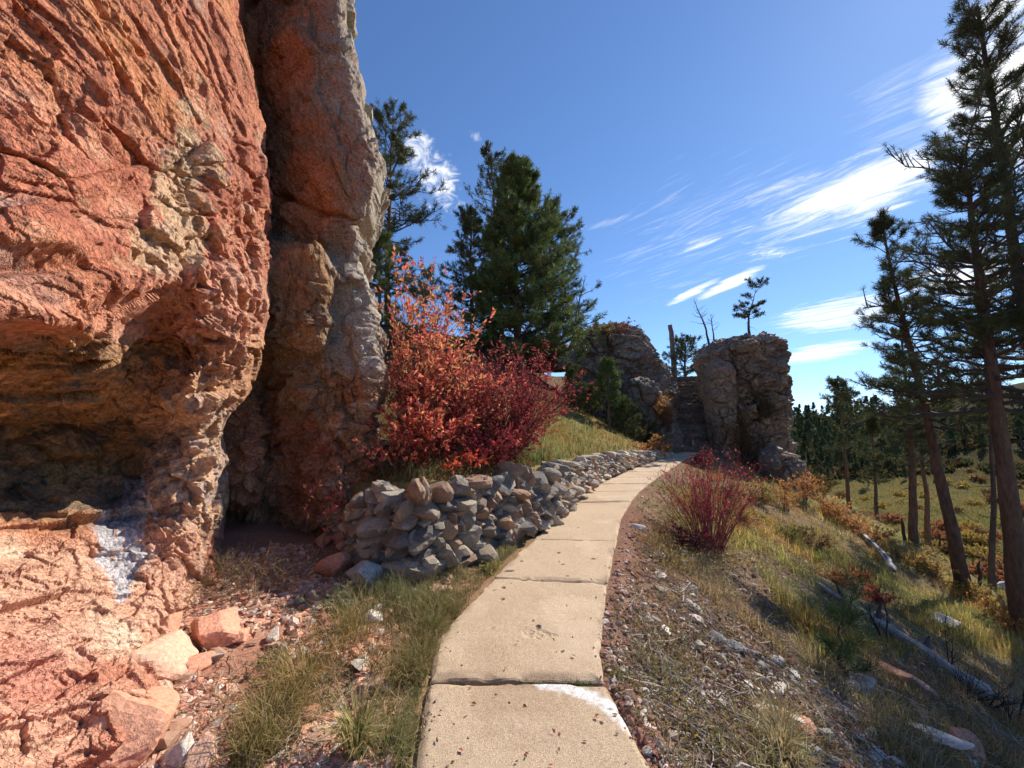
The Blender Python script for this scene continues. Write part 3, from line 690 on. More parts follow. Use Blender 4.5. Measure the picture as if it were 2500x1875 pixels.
# small scattered ones, each its own object but sharing a few meshes
g = np.random.default_rng(21)
protos = {}
def scatter_rocks(n, sampler, smin, smax, pal, label, group, seed):
    g = np.random.default_rng(seed); key = seed; ms = []
    for k in range(6):
        V, F = rocks(1, 2, seed*31+k, 12, 14., .05); V = V[0]*np.array([1.2, .95, .6])
        o = mk('rock', V, F, M['stone'], None, stone_cols(1, seed+k, pal)[0]*(1+.2*fbm(V*2, 3, seed+k)[:, None]))
        ms.append(o)
    for i in range(n):
        x, y = sampler(g)
        o = ms[i] if i < 6 else ms[i % 6].copy()
        if i >= 6: COL.objects.link(o)
        s_ = smin+(smax-smin)*g.random()**2.2
        o.location = (x, y, float(ground(x, y)[0])+s_*.22); o.scale = (s_, s_, s_*g.uniform(.7, 1.2)); o.rotation_euler = (g.normal(0, .3), g.normal(0, .3), g.uniform(0, 6.28))
        tag(o, label, 'rock', group)
def in_left(g):
    while True:
        px, py = g.uniform(330, 1000), g.uniform(1430, 1875)
        Q, t = hit([px], [py]); x, y = Q[0][:2]
        if path_dist(np.array([x]), np.array([y]))[0][0] < -.75 and y < 4.2: return x, y
def in_right(g):
    while True:
        px, py = g.uniform(1480, 2300), g.uniform(1290, 1900)
        Q, t = hit([px], [py]); x, y = Q[0][:2]; d = path_dist(np.array([x]), np.array([y]))[0][0]
        if .75 < d < 5 and y < 8: return x, y
scatter_rocks(60, in_left, .025, .075, ORANGE+PALES[:1], 'small pinkish stone lying loose on the gravel at the cliff foot', 'loose stones on the pink gravel', 41)
scatter_rocks(110, in_right, .015, .06, PALES+PALES+REDS, 'small loose stone in the dirt on the slope right of the walk', 'loose stones on the right slope', 43)
# gravel: nobody could count it
def gravel(name, n, sampler, smin, smax, pal, seed):
    g = np.random.default_rng(seed); P_ = sampler(g, n); n = len(P_)
    D, F = ico(1); base = rocks(24, 1, seed, 9, 10., 0)[0]
    V = base[g.integers(0, 24, n)]
    s_ = (smin+(smax-smin)*g.random(n)**3)[:, None]*np.stack([g.uniform(.8, 1.4, n), g.uniform(.7, 1.1, n), g.uniform(.4, .8, n)], -1)
    P3 = np.concatenate([P_, (ground(P_[:, 0], P_[:, 1])+s_[:, 2]*.35)[:, None]], 1)
    V = place_rocks(V, s_, P3, seed+1)
    c = np.repeat(stone_cols(n, seed, pal)[:, None], V.shape[1], 1)
    return kind(mk(name, V.reshape(-1, 3), (F[None]+(np.arange(n)*V.shape[1])[:, None, None]).reshape(-1, 3), M['stone'], None, c.reshape(-1, 3)), 'stuff')
def px_sampler(x0, x1, y0, y1, dmin, dmax, ok=None):
    """ground points seen inside a window of the photograph's view, thinned by distance from the walk"""
    def f(g, n):
        out = []
        while sum(map(len, out)) < n:
            Q, t = hit(g.uniform(x0, x1, 3000), g.uniform(y0, y1, 3000)); Q = Q[t < 420]
            d = path_dist(Q[:, 0], Q[:, 1])[0]; m = (d > dmin) & (d < dmax)
            if ok is not None: m &= ok(Q[:, 0], Q[:, 1], d)
            out.append(Q[m][:, :2])
        return np.concatenate(out)[:n]
    return f
gravel('gravel', 14000, px_sampler(300, 1100, 1330, 1900, -3.2, -.66, lambda x, y, d: (wall_dist(x, y)[0] < -.1) & (fbm(np.stack([x, y, 0*x], -1)*1.5, 2, 3) > -.35-(d+1.6)*-.25)), .006, .042, ORANGE+[(.5, .3, .22), (.58, .46, .38), (.34, .16, .11)], 45)
gravel('dirt_clods', 13000, px_sampler(1440, 2300, 1150, 1900, .57, 4.5), .005, .034, [(.26, .12, .085), (.32, .17, .125), (.22, .10, .07), (.40, .28, .22), (.55, .47, .40)], 47)
ge = np.random.default_rng(48); ep = onplane(ge.uniform(1000, 1600, 3000), ge.uniform(1160, 1872, 3000), .003); de = path_dist(ep[:, 0], ep[:, 1])[0]
ep = ep[(np.abs(de) < .54) & (ge.random(3000) < np.exp(-(.54-np.abs(de))/.045)*.45)]
ne = len(ep); Vf, Ff = rocks(ne, 1, 49, 9, 10., 0); Vf = place_rocks(Vf, ge.uniform(.003, .009, (ne, 1))*np.ones((1, 3)), ep, 50)
kind(mk('grit', Vf.reshape(-1, 3), (Ff[None]+(np.arange(ne)*Vf.shape[1])[:, None, None]).reshape(-1, 3), M['stone'], None, np.repeat(stone_cols(ne, 51, [(.42, .26, .18), (.5, .38, .27), (.34, .22, .15)]), Vf.shape[1], 0)), 'stuff')
# ------------------------------------------------------------------ far rocks
def rockmass(name, rows, depth, thick, label, pal, seed, p=2.6, n=(240, 190), amp=1., cat='rock outcrop'):
    R_ = np.array(rows, float)*K; nth, nz = n
    v = np.linspace(R_[0, 0], R_[-1, 0], nz)
    Lx = np.interp(v, R_[:, 0], R_[:, 1]); Rx = np.interp(v, R_[:, 0], R_[:, 2])
    if np.ndim(depth) == 0: dp = np.full(nz, float(depth))
    else: dp = np.interp(v, np.array(depth)[:, 0]*K, np.array(depth)[:, 1])
    lo = at(Lx, v, dp); hi = at(Rx, v, dp); c = (lo+hi)/2; a = np.linalg.norm(hi-lo, axis=1)/2
    top = sstep(0, .12, np.linspace(0, 1, nz))
    th = np.linspace(0, 2*PI, nth, endpoint=False)
    ct, st = np.cos(th), np.sin(th)
    e = 2/p
    ux = np.sign(ct)*np.abs(ct)**e; uy = np.sign(st)*np.abs(st)**e
    ax = unit(hi-lo); ax[:, 2] = 0; ax = unit(ax); fw = np.stack([-ax[:, 1], ax[:, 0], 0*ax[:, 0]], -1)
    tk = np.minimum(thick*(.35+.65*np.sqrt(top)), a*1.3+.2)
    P = c[:, None]+ax[:, None]*(a[:, None]*ux)[..., None]+fw[:, None]*(tk[:, None]*uy)[..., None]
    nrm = unit(ax[:, None]*ux[None, :, None]/1.+fw[:, None]*uy[None, :, None]+np.array([0, 0, 1.])*(1-top)[:, None, None])
    f1, c1 = facet(P*np.array([.8, .8, .95])+fbm(P*.7, 2, seed)[..., None]*.5, seed+1, 1., .7); f2, c2_ = facet(P*2.2, seed+5, 1., .7); f3, c3 = facet(P*5.5, seed+9, 1., .7)
    d = amp*(.38*f1+.20*f2+.085*f3+.08*fbm(P*3.1, 4, seed+13)-.20*np.exp(-(c1/.06)**2)-.08*np.exp(-(c2_/.06)**2))
    edge = (np.abs(ux)**4)[None]; P2 = P+nrm*(d*(1-.65*edge))[..., None]
    q = fbm(P*.9, 4, seed+17)*.5+.5; q2 = fbm(P*3, 4, seed+19)*.5+.5
    col = mixc(pal[0], pal[1], sstep(.35, .65, q)); col = mixc(col, pal[2], sstep(.56, .72, q2)*.75)
    V = np.concatenate([P2.reshape(-1, 3), P2[0].mean(0)[None]+np.array([[0, 0, .15]])]); C = np.concatenate([col.reshape(-1, 3), col[0, :1]])
    j = np.arange(nth); cap = np.stack([(j+1) % nth, j, np.full(nth, nth*nz)], -1)
    o = mk(name, V, [grid_faces(nth, nz, True), cap], M['farrock'], None, C, loc=tuple(c[-1]))
    return tag(o, label, cat)
DK = [(.33, .275, .22), (.23, .195, .16), (.35, .19, .115)]
DK2 = [(.33, .25, .18), (.24, .185, .14), (.38, .27, .18)]
rockmass('rock_outcrop', [(706,1310,1358),(712,1266,1368),(730,1243,1386),(760,1230,1402),(800,1224,1434),(840,1222,1456),(880,1222,1463),(930,1228,1467),(990,1240,1472),(1020,1240,1476)], 23.5, 2.1, 'broad jointed dark grey rock outcrop left of the stone stairs', DK, 811, amp=1.15)
rockmass('rock_outcrop', [(818,1372,1394),(826,1356,1404),(845,1347,1418),(870,1350,1441),(900,1372,1455),(940,1392,1466),(980,1408,1476),(1010,1415,1482)], 20.4, 1.1, 'lower rounded grey rock lobe against the left foot of the stairs', DK, 821, amp=.7, n=(180, 140))
rockmass('rock_tower', [(727,1608,1632),(732,1566,1644),(742,1540,1654),(770,1520,1660),(830,1532,1664),(900,1538,1667),(945,1543,1674),(985,1548,1682),(1040,1554,1690)], 20.8, 2.3, 'tall blocky dark rock tower right of the stone stairs with a pine on top', DK2, 831, p=3.2, amp=1.0)
rockmass('rock_outcrop', [(779,1540,1562),(786,1530,1574),(810,1525,1580),(850,1525,1583),(900,1529,1585),(960,1538,1586),(1010,1544,1592)], 18.9, .75, 'smooth tan rounded buttress on the front of the rock tower beside the stairs', [(.29, .22, .16), (.22, .17, .13), (.33, .19, .11)], 841, amp=.35, n=(150, 130))
rockmass('rock_outcrop', [(970,1664,1684),(980,1654,1702),(1000,1650,1722),(1022,1655,1734),(1060,1668,1742)], 17.4, .9, 'low slabby grey rock at the right foot of the rock tower above the slope', DK, 851, amp=.6, n=(150, 90))
rockmass('rock_outcrop', [(733,905,1100),(738,860,1190),(745,840,1222),(760,830,1240),(800,830,1250)], 22., 1.5, 'low dark ledge of rock on the ridge behind the red bushes', DK, 861, amp=.5, n=(200, 60))
# stone stairs with a pipe handrail
A = np.array([9.15, 19.1, 0.]); B = np.array([11.25, 24.2, 4.2]); run = unit((B-A)*np.array([1, 1, 0])); sid = np.array([run[1], -run[0], 0])
stairs = thing('stone_stairs', 'steep narrow flight of stone steps climbing between the two rock masses', 'stairs', A)
ns = 22; g = np.random.default_rng(51)
for i in range(ns):
    c = A+(B-A)*(i/(ns-1)); hw = .78
    nx, ny, nz_ = 12, 5, 4
    u = np.linspace(-1, 1, nx); rise = 4.2/(ns-1)
    prof = np.array([(0., -.25), (0., -.12), (-.012, -.02), (.0, .0), (.03, .012), (.2, .012), (.5, .0)])
    Vg = []
    for (o_, zz) in prof:
        Vg.append(c+sid*(u[:, None]*hw)+run*(o_+g.normal(0, .018, nx))[:, None]+np.array([0, 0, 1.])*(zz+g.normal(0, .014, nx))[:, None])
    Vg = np.array(Vg)
    mk('step', Vg.reshape(-1, 3), grid_faces(nx, len(prof)), M['farrock'], stairs, np.broadcast_to(np.array([.18, .14, .105])*g.uniform(.75, 1.2), (nx*len(prof), 3)))
rail = thing('handrail', 'thin metal pipe handrail up the right side of the stone steps', 'handrail', A+sid*.66)
pts = np.array([A+sid*.62+np.array([0, 0, .1]), A+sid*.62+np.array([0, 0, .85]), lerp(A, B, .5)+sid*.62+np.array([0, 0, .95]), B+sid*.62+np.array([0, 0, 1.0]), B+run*.5+sid*.62+np.array([0, 0, 1.0])])
V, F = tubes(pts[None], np.full((1, 5), .03), 6); mk('rail', V, F, M['metal'], rail, smooth=True)
for f in (.25, .5, .75, 1.):
    c = lerp(A, B, f)+sid*.62
    V, F = tubes(np.array([[c+np.array([0, 0, -.1]), c+np.array([0, 0, .5]), c+np.array([0, 0, .93])]]), np.full((1, 3), .028), 6); mk('post', V, F, M['metal'], rail, smooth=True)
# ------------------------------------------------------------------ pines
def needles_mesh(pos, axis, n, ln, wd, g, pal, spread=.85):
    """fans of needles: pos (T,3), axis (T,3)"""
    T = len(pos)
    dirs = unit(axis[:, None]*1.0+g.normal(0, spread, (T, n, 3)))
    dirs[..., 2] += .12; dirs = unit(dirs)
    st = pos[:, None]-axis[:, None]*(g.random((T, n, 1))*ln*.75)
    L_ = ln*g.uniform(.65, 1.1, (T, n, 1)); end = st+dirs*L_; end[..., 2] -= .06*ln
    side = unit(np.cross(dirs, unit(g.normal(size=(T, n, 3)))))*wd*.5
    mid = st+dirs*L_*.45
    V = np.stack([st, mid+side, end, mid-side], 2).reshape(-1, 3)
    m = T*n; F = (np.arange(m)*4)[:, None]+np.array([0, 1, 2, 3])
    p = np.array(pal); c = p[g.integers(0, len(p), T)]*g.uniform(.75, 1.25, (T, 1))
    c = np.repeat(np.repeat(c[:, None], n, 1)*g.uniform(.8, 1.2, (T, n, 1)), 4, 0 if False else 1).reshape(-1, 3)
    return V, F, c
GREEN = [(.11, .155, .052), (.135, .18, .06), (.09, .135, .055), (.16, .185, .06)]
DGREEN = [(.078, .105, .044), (.098, .122, .05), (.115, .11, .042)]
BARK = (.16, .095, .065); DBARK = (.095, .072, .060); GBARK = (.19, .165, .145)
def tree(name, label, cat, base, top, r0, seed, cb=.3, R=1.6, prof=None, nb=60, sec=7, tn=14, nl=.16, nw=.010, pal=GREEN, bark=BARK, dead=8, up=.15, bend=.1, group=None, bare=False, sidebias=None, den=1., tipr=.12, gap=.0, k=8, jit=.55):
    """base/top world points; crown from fraction cb to the top with radius R*prof(u)"""
    g = np.random.default_rng(seed); base = np.asarray(base, float); top = np.asarray(top, float); H = np.linalg.norm(top-base)
    root = thing(name, label, cat, base, group)
    bd = unit(np.array([g.normal(), g.normal(), 0]))*bend
    def trunk(u): return base+(top-base)*u[..., None]+bd*np.sin(u*PI*1.3)[..., None]*(1-.3*u[..., None])
    u = np.linspace(0, 1, 26); TP = trunk(u); TP[0, 2] -= .35
    wobble = fbm(np.stack([u*6, u*0, u*0+seed], -1), 3, seed); TP[:, 0] += wobble*.05*(u > .05); TP[:, 1] += fbm(np.stack([u*6, u*0+4, u*0+seed], -1), 3, seed+1)*.05*(u > .05)
    rad = r0*(1-u*(1-tipr))*(1+.25*np.exp(-u*H/.5))
    V, F = tubes(TP[None], rad[None], 12)
    bump_ = fbm(V*np.array([9, 9, 2.2]), 3, seed+2); ctr = np.repeat(TP, 12, 0); V = ctr+(V-ctr)*(1+.16*bump_[:, None])
    cb_ = np.array(bark)*(1+.35*bump_[:, None])*g.uniform(.9, 1.1)
    mk('trunk', V, F, M['bark'], root, cb_, smooth=True)
    prof = prof or (lambda w: (1-w)**.75*(.35+.65*np.minimum(w*5+.3, 1)))
    # live branches
    w_ = np.sort(g.random(nb)**.9); 
    if gap > 0: w_ = w_[(fbm(np.stack([w_*9, 0*w_+seed, 0*w_], -1), 2, seed+5) > -1+gap)]
    nb = len(w_); uu = cb+(1-cb)*w_*.985
    az = np.arange(nb)*2.399+g.normal(0, .5, nb)
    L_ = R*prof(w_)*g.uniform(jit, 1.12, nb)+.12
    el = lerp(-.22, .75, w_**1.3)+g.normal(0, .13, nb)+up
    h = np.stack([np.cos(az), np.sin(az), 0*az], -1)
    if sidebias is not None: L_ = L_*(1+.55*(h@np.asarray(sidebias)))
    N_ = 7; v = np.linspace(0, 1, N_)
    st = trunk(uu)
    z_ = np.sin(el)[:, None]*v+.22*(v**2)[None]*(1-w_)[:, None]+.05*g.normal(size=(nb, N_))*v
    B_ = st[:, None]+h[:, None]*(np.cos(el)[:, None]*v)[..., None]*L_[:, None, None]+np.array([0, 0, 1.])*(z_*L_[:, None])[..., None]
    sidev = np.stack([-h[:, 1], h[:, 0], 0*az], -1); B_ = B_+sidev[:, None]*(.12*g.normal(size=(nb, 1))*v*v*L_[:, None])[..., None]+.035*g.normal(size=B_.shape)*v[:, None]*L_[:, None, None]
    br = np.clip(r0*.16+.010*L_, .008, .09)*lerp(1, .5, w_)
    BR = br[:, None]*(1-.8*v)
    VV = [tubes(B_, BR, 4)]
    # twigs
    m = nb*sec; pi_ = np.repeat(np.arange(nb), sec); vv = g.uniform(.25, 1, m)
    i0 = np.clip((vv*(N_-1)).astype(int), 0, N_-2); fr = vv*(N_-1)-i0
    s0_ = B_[pi_, i0]*(1-fr)[:, None]+B_[pi_, i0+1]*fr[:, None]
    bt = unit(B_[pi_, -1]-B_[pi_, 2]); 
    sd = unit(bt*.7+sidev[pi_]*g.normal(0, .9, m)[:, None]+np.array([0, 0, 1.])*g.normal(.25, .35, m)[:, None])
    sl_ = (.18+.34*L_[pi_]*(1.1-.6*vv))*g.uniform(.5, 1.1, m)*.75
    q = np.linspace(0, 1, 4); S_ = s0_[:, None]+sd[:, None]*(q[None]*sl_[:, None])[..., None]+np.array([0, 0, 1.])*(.15*q**2)[None, :, None]*sl_[:, None, None]
    VV.append(tubes(S_, (br[pi_]*.30)[:, None]*(1-.6*q)+.002, 3))
    # dead stubs below the crown
    if dead:
        ud = g.uniform(max(cb-.45, .06), cb+.1, dead); ad = g.uniform(0, 2*PI, dead); hd = np.stack([np.cos(ad), np.sin(ad), 0*ad], -1); ld = g.uniform(.2, .8, dead)*min(R, 1.4)
        D_ = trunk(ud)[:, None]+hd[:, None]*(v*ld[:, None])[..., None]+np.array([0, 0, 1.])*((g.normal(-.1, .25, dead)[:, None]*v-.12*v*v)*ld[:, None])[..., None]
        D_ = D_+.04*g.normal(size=D_.shape)*v[:, None]
        VV.append(tubes(D_, .016*(1-.8*v)[None]*np.ones((dead, 1)), 3))
    if bare:
        for i in range(nb):
            s_ = pi_ == i
            Vi, Fi, _ = join([(*tubes(B_[i:i+1], BR[i:i+1], 4), (0, 0, 0))]+([(*tubes(S_[s_], (br[pi_[s_]]*.30)[:, None]*(1-.6*q)+.002, 3), (0, 0, 0))] if s_.any() else []))
            mk('branch', Vi, Fi, M['twig'], root, np.broadcast_to(np.array(bark)*.95, (len(Vi), 3)))
        for i in range(dead):
            Vi, Fi = tubes(D_[i:i+1], .016*(1-.8*v)[None], 3); mk('branch', Vi, Fi, M['twig'], root, np.broadcast_to(np.array(bark)*.8, (len(Vi), 3)))
        return root
    VB, FB, _ = join([(a, b, (0, 0, 0)) for a, b in VV])
    mk('branches', VB, FB, M['twig'], root, np.broadcast_to(np.array(bark if bare else DBARK)*(.95 if bare else .9), (len(VB), 3)))
    if not bare:
        P_ = [S_[:, -1], S_[:, 2], B_[:, -1], B_[:, 5]]; A_ = [unit(S_[:, -1]-S_[:, 1]), unit(S_[:, 2]-S_[:, 0]), unit(B_[:, -1]-B_[:, -2]), unit(B_[:, -1]-B_[:, 4])]
        P_ = np.concatenate(P_); A_ = np.concatenate(A_)
        keep = g.random(len(P_)) < den; P_, A_ = P_[keep], A_[keep]
        V, F, c = needles_mesh(P_, unit(A_+np.array([0, 0, .35])), tn, nl, nw, g, pal)
        mk('crown', V, F, M['needle'], root, c)
    return root
def px3(px, py, depth): return at(px*K, py*K, depth)
def tree_px(name, label, cat, bx, by, tx, ty, depth, r0, seed, **kw):
    b = px3(bx, by, depth); t = px3(tx, ty, kw.pop('dtop', depth))
    return tree(name, label, cat, b, t, r0, seed, **kw)
dome = lambda w: np.sqrt(np.clip(1-(w*1.05-.25)**2/.75, 0, 1))*(1-.35*w)
cone = lambda w: (1-w)**.8*(.55+.45*np.minimum(w*6, 1))
wide = lambda w: np.sqrt(np.clip(1-w, 0, 1))*(.6+.4*np.minimum(w*4, 1))
# left and centre
tree_px('pine_tree', 'tall open crowned pine rising behind the pale edge of the rock column', 'pine tree', 838, 780, 846, 258, 18, .19, 901, cb=.24, R=3.0, prof=lambda w: np.sqrt(np.clip(1-((w-.32)/.72)**2, .02, 1))*(.75+.25*np.sin(w*14+1)), nb=90, sec=11, tn=15, nl=.22, nw=.022, pal=DGREEN, up=.08, dead=14)
tree_px('pine_tree', 'short bushy pine tucked between the rock column and the tall open pine', 'pine tree', 815, 800, 822, 505, 13, .10, 903, cb=.08, R=1.15, prof=wide, nb=70, sec=8, tn=14, nl=.18, nw=.017, dead=0)
tree_px('pine_tree', 'thin young pine showing just above the orange bush', 'pine tree', 915, 830, 922, 585, 13.5, .07, 905, cb=.2, R=.85, prof=wide, nb=36, sec=6, tn=12, nl=.18, nw=.017)
tree_px('pine_tree', 'slender dark pine on the ridge left of the biggest pine', 'pine tree', 1021, 745, 1016, 455, 20, .14, 907, cb=.16, R=1.75, prof=dome, nb=78, sec=10, tn=16, nl=.22, nw=.022, pal=DGREEN, dead=10)
tree_px('pine_tree', 'biggest broad dense green pine standing in the middle behind the red bushes', 'pine tree', 1122, 800, 1108, 352, 18.5, .22, 909, cb=.03, R=3.35, sidebias=(.3, 0, 0), jit=.82, prof=lambda w: np.clip(1-w, 0, 1)**.72*(.72+.28*np.minimum(w*6, 1))*(.86+.14*np.sin(w*23))+.05, nb=270, sec=18, tn=18, nl=.24, nw=.024, pal=[(.125, .18, .05), (.15, .20, .06), (.10, .15, .05), (.18, .205, .06)], up=.12, dead=2)
tree_px('pine_tree', 'dark pine top leaning out left of the biggest pine with bare twigs', 'pine tree', 1085, 760, 1062, 335, 20.5, .14, 911, cb=.45, R=1.9, prof=dome, nb=60, sec=8, tn=12, nl=.19, nw=.022, pal=DGREEN, dead=18)
tree_px('pine_tree', 'pine half hidden behind the right side of the biggest pine', 'pine tree', 1200, 780, 1190, 440, 20.5, .15, 913, cb=.08, R=3.0, prof=wide, nb=120, sec=10, tn=15, nl=.22, nw=.022, pal=DGREEN+GREEN[:2], dead=10)
tree_px('dead_tree', 'leafless grey dead tree right of the biggest pine above the outcrop', 'dead tree', 1240, 735, 1262, 598, 20, .08, 915, cb=.25, R=1.1, nb=20, sec=4, bare=True, dead=4, bark=GBARK, up=.45)
tree_px('dead_tree', 'broken thick grey trunk standing at the top of the stone stairs', 'dead tree', 1456, 826, 1449, 702, 26.5, .19, 917, cb=.6, R=.45, nb=5, sec=1, bare=True, dead=3, bark=GBARK, tipr=.75)
tree_px('dead_tree', 'tall thin dead trunk leaning left behind the rock tower', 'dead tree', 1538, 770, 1502, 645, 25, .09, 919, cb=.4, R=1.0, nb=16, sec=2, bare=True, dead=8, bark=DBARK, up=.2)
tree_px('dead_tree', 'shorter thin dead trunk beside the tall leaning one on the rock tower', 'dead tree', 1548, 760, 1534, 680, 25.5, .07, 921, cb=.3, R=.9, nb=14, sec=2, bare=True, dead=6, bark=DBARK, up=.2)
tree_px('pine_tree', 'small crooked pine growing alone on top of the rock tower', 'pine tree', 1619, 738, 1630, 626, 20.5, .075, 923, cb=.42, R=1.15, prof=lambda w: .35+.6*(fbm(np.stack([w*6, 0*w, 0*w], -1), 2, 4)*.5+.5), nb=17, sec=6, tn=16, nl=.17, nw=.026, pal=DGREEN, dead=3, bend=.16, bark=DBARK)
tree_px('pine_tree', 'bushy dark pine seen between the broken trunk and the rock tower', 'pine tree', 1482, 830, 1480, 742, 26.5, .12, 925, cb=.1, R=2.0, prof=dome, nb=44, sec=8, tn=13, nl=.2, nw=.03, pal=DGREEN, dead=2)
tree_px('pine_tree', 'yellowish sapling pine in front of the left end of the grey outcrop', 'pine tree', 1243, 905, 1238, 795, 17, .04, 927, cb=.2, R=.55, prof=dome, nb=34, sec=6, tn=14, nl=.16, nw=.018, pal=[(.12, .13, .035), (.10, .12, .04)], dead=2)
tree_px('pine_tree', 'small neat green conical pine before the grey outcrop', 'pine tree', 1316, 930, 1312, 782, 17, .05, 929, cb=.28, R=.72, prof=lambda w: (1-w)**.6*(.6+.4*np.minimum(w*6, 1)), nb=64, sec=7, tn=15, nl=.16, nw=.018, dead=4)
tree_px('juniper', 'low spreading green juniper at the foot of the grey outcrop', 'juniper', 1352, 945, 1340, 872, 17.5, .05, 931, cb=.05, R=.75, prof=dome, nb=60, sec=8, tn=12, nl=.12, nw=.02, pal=[(.07, .09, .03), (.09, .10, .03)], dead=0, up=.3)
tree_px('juniper', 'olive juniper bush between the sapling pine and the conical pine', 'juniper', 1268, 900, 1270, 840, 18, .05, 933, cb=.05, R=.6, prof=dome, nb=44, sec=7, tn=12, nl=.12, nw=.02, pal=[(.09, .095, .03), (.07, .08, .03)], dead=0, up=.3)
tree_px('conifer', 'slim dark spire shaped evergreen at the foot of the lower rock lobe', 'conifer', 1408, 985, 1407, 918, 18.2, .03, 935, cb=.03, R=.28, prof=wide, nb=40, sec=5, tn=10, nl=.1, nw=.02, pal=DGREEN, dead=0)
# right side pines, base on the slope
def rp(label, bx, by, tx, ty, depth, r0, seed, **kw):
    b = px3(bx, by, depth); zg = float(ground(b[0], b[1])[0]); t = px3(tx, ty, kw.pop('dtop', depth))
    d = t-b; b = b-d*((b[2]-zg)/max(d[2], .1)) if zg < b[2] else b
    return tree('pine_tree', label, 'pine tree', b, t, r0, seed, **kw)
irr = lambda w: wide(w)*(.6+.4*np.sin(w*11+2))
rp('tall leaning pine with a bare reddish lower trunk on the slope edge', 2075, 1235, 1904, 478, 11.5, .17, 941, cb=.44, R=2.1, prof=lambda w: (.95-.72*w)*(.72+.28*np.sin(w*17)), nb=78, sec=10, tn=18, nl=.17, nw=.011, pal=DGREEN, dead=18, bark=(.12, .072, .052), gap=.2)
rp('thick trunked pine at the right edge with long dark hanging boughs', 2222, 1440, 2085, 330, 9.5, .235, 943, cb=.50, R=3.0, prof=lambda w: (.95-.5*w)*(.7+.3*np.sin(w*13+1)), nb=110, sec=12, tn=19, nl=.17, nw=.011, pal=DGREEN, dead=18, bark=(.125, .075, .055), gap=.1)
rp('tallest pine on the far right whose top stands highest against the sun', 2365, 1500, 2105, 14, 11.0, .26, 945, cb=.48, R=4.0, prof=lambda w: np.clip(1.0-.8*w, .12, 1)*(.75+.25*np.sin(w*15)), nb=120, sec=11, den=.78, tn=20, nl=.19, nw=.012, pal=DGREEN+[(.075, .07, .03)], dead=14, bark=(.11, .068, .05), gap=.1)
rp('thin dark straight trunk between the two thick right hand pines', 2142, 1275, 2132, 700, 15, .105, 947, cb=.62, R=1.3, prof=irr, nb=40, sec=8, tn=14, nl=.17, nw=.016, pal=DGREEN, dead=20, bark=DBARK)
rp('straight mid distance pine with dark crown left of the leaning pine', 1973, 1172, 1950, 700, 16, .155, 949, cb=.42, R=1.9, prof=irr, nb=60, sec=9, tn=14, nl=.18, nw=.017, pal=DGREEN, dead=16, bark=(.14, .085, .06))
rp('thinner pine trunk just right of the straight mid distance pine', 2006, 1195, 1975, 830, 18, .12, 951, cb=.5, R=1.3, prof=irr, nb=36, sec=8, tn=13, nl=.18, nw=.02, pal=DGREEN, dead=12)
rp('twisted slim pine with sparse boughs before the dark wooded hill', 1895, 1135, 1882, 890, 24, .11, 953, cb=.35, R=1.8, prof=irr, nb=44, sec=8, tn=13, nl=.2, nw=.026, pal=DGREEN, dead=16, bark=DBARK)
rp('slim lone pine with tufted open crown nearest the rock tower', 1836, 1112, 1812, 826, 22, .11, 955, cb=.45, R=1.35, prof=dome, nb=40, sec=7, tn=15, nl=.2, nw=.026, pal=DGREEN, dead=14, bark=(.17, .10, .075))
rp('pine just outside the edge whose boughs hang in from the right', 2420, 1300, 2290, 60, 10, .2, 957, cb=.52, R=3.2, prof=irr, nb=90, sec=10, tn=16, nl=.16, nw=.012, pal=DGREEN, dead=10)
# pale fallen trunks on the slope
def log(label, a, b, r0, r1, seed, lift=0., cols=((.34, .305, .265), (.12, .10, .085)), stub=None):
    Q, _ = hit([a[0]*K, b[0]*K], [a[1]*K, b[1]*K]); n = 30
    u = np.linspace(0, 1, n); xy = Q[0, :2]+(Q[1, :2]-Q[0, :2])*u[:, None]
    zl = np.linspace(Q[0, 2], Q[1, 2], n); zg = ground(xy[:, 0], xy[:, 1])
    z = lift+np.maximum(zl, smooth_grid(zg[:, None, None], 30)[:, 0, 0]-.02)+lerp(r0, r1, u)*.75
    P_ = np.concatenate([xy, z[:, None]], 1); P_ = P_+.06*np.stack([fbm(np.stack([u*3, 0*u, 0*u+seed+k_], -1), 2, seed) for k_ in range(3)], -1)
    R_ = lerp(r0, r1, u); R_[0] *= .25; R_[-1] *= .3
    V, F = tubes(P_[None], R_[None], 20); C0 = np.repeat(P_, 20, 0)
    ang = np.tile(np.arange(20), n); L_ = np.repeat(u, 20)
    gr = fbm(np.stack([ang*.9, L_*3.5, 0*L_+seed], -1), 3, seed); g2 = fbm(np.stack([ang*2.3, L_*9, 0*L_+seed+5], -1), 3, seed+4); V = C0+(V-C0)*(1+.30*gr[:, None]+.12*g2[:, None]); gr = gr*.6+g2*.7
    root = thing('fallen_trunk', label, 'fallen trunk', P_[0])
    mk('log', V, F, M['wood'], root, mixc(cols[0], cols[1], sstep(-.2, .5, gr)), smooth=True)
    for si, sdir in ((stub, (.35, .1, .85)), (stub*1.55, (.7, .3, .5)), (stub*.5, (.1, .6, .6))) if stub else ():
        i = int(si*n); s_ = P_[i]; d_ = unit(np.array(sdir)); pp = s_+d_*np.linspace(0, .28, 5)[:, None]
        V, F = tubes(pp[None], np.array([[.05, .04, .03, .022, .012]]), 7); mk('branch_stub', V, F, M['wood'], root, np.broadcast_to(np.array(cols[1])*.6, (len(V), 3)))
log('long weathered grey fallen trunk slanting down across the right slope', (1768, 1268), (2150, 1535), .035, .105, 961, stub=.42, lift=.04)
log('charred and bleached fallen trunk higher up at the edge of the slope', (1845, 1140), (1937, 1248), .05, .09, 963, lift=.08, cols=((.50, .48, .46), (.05, .045, .045)))
log('thin pale broken branch lying low on the slope near the bottom', (2040, 1590), (2108, 1665), .02, .03, 965)
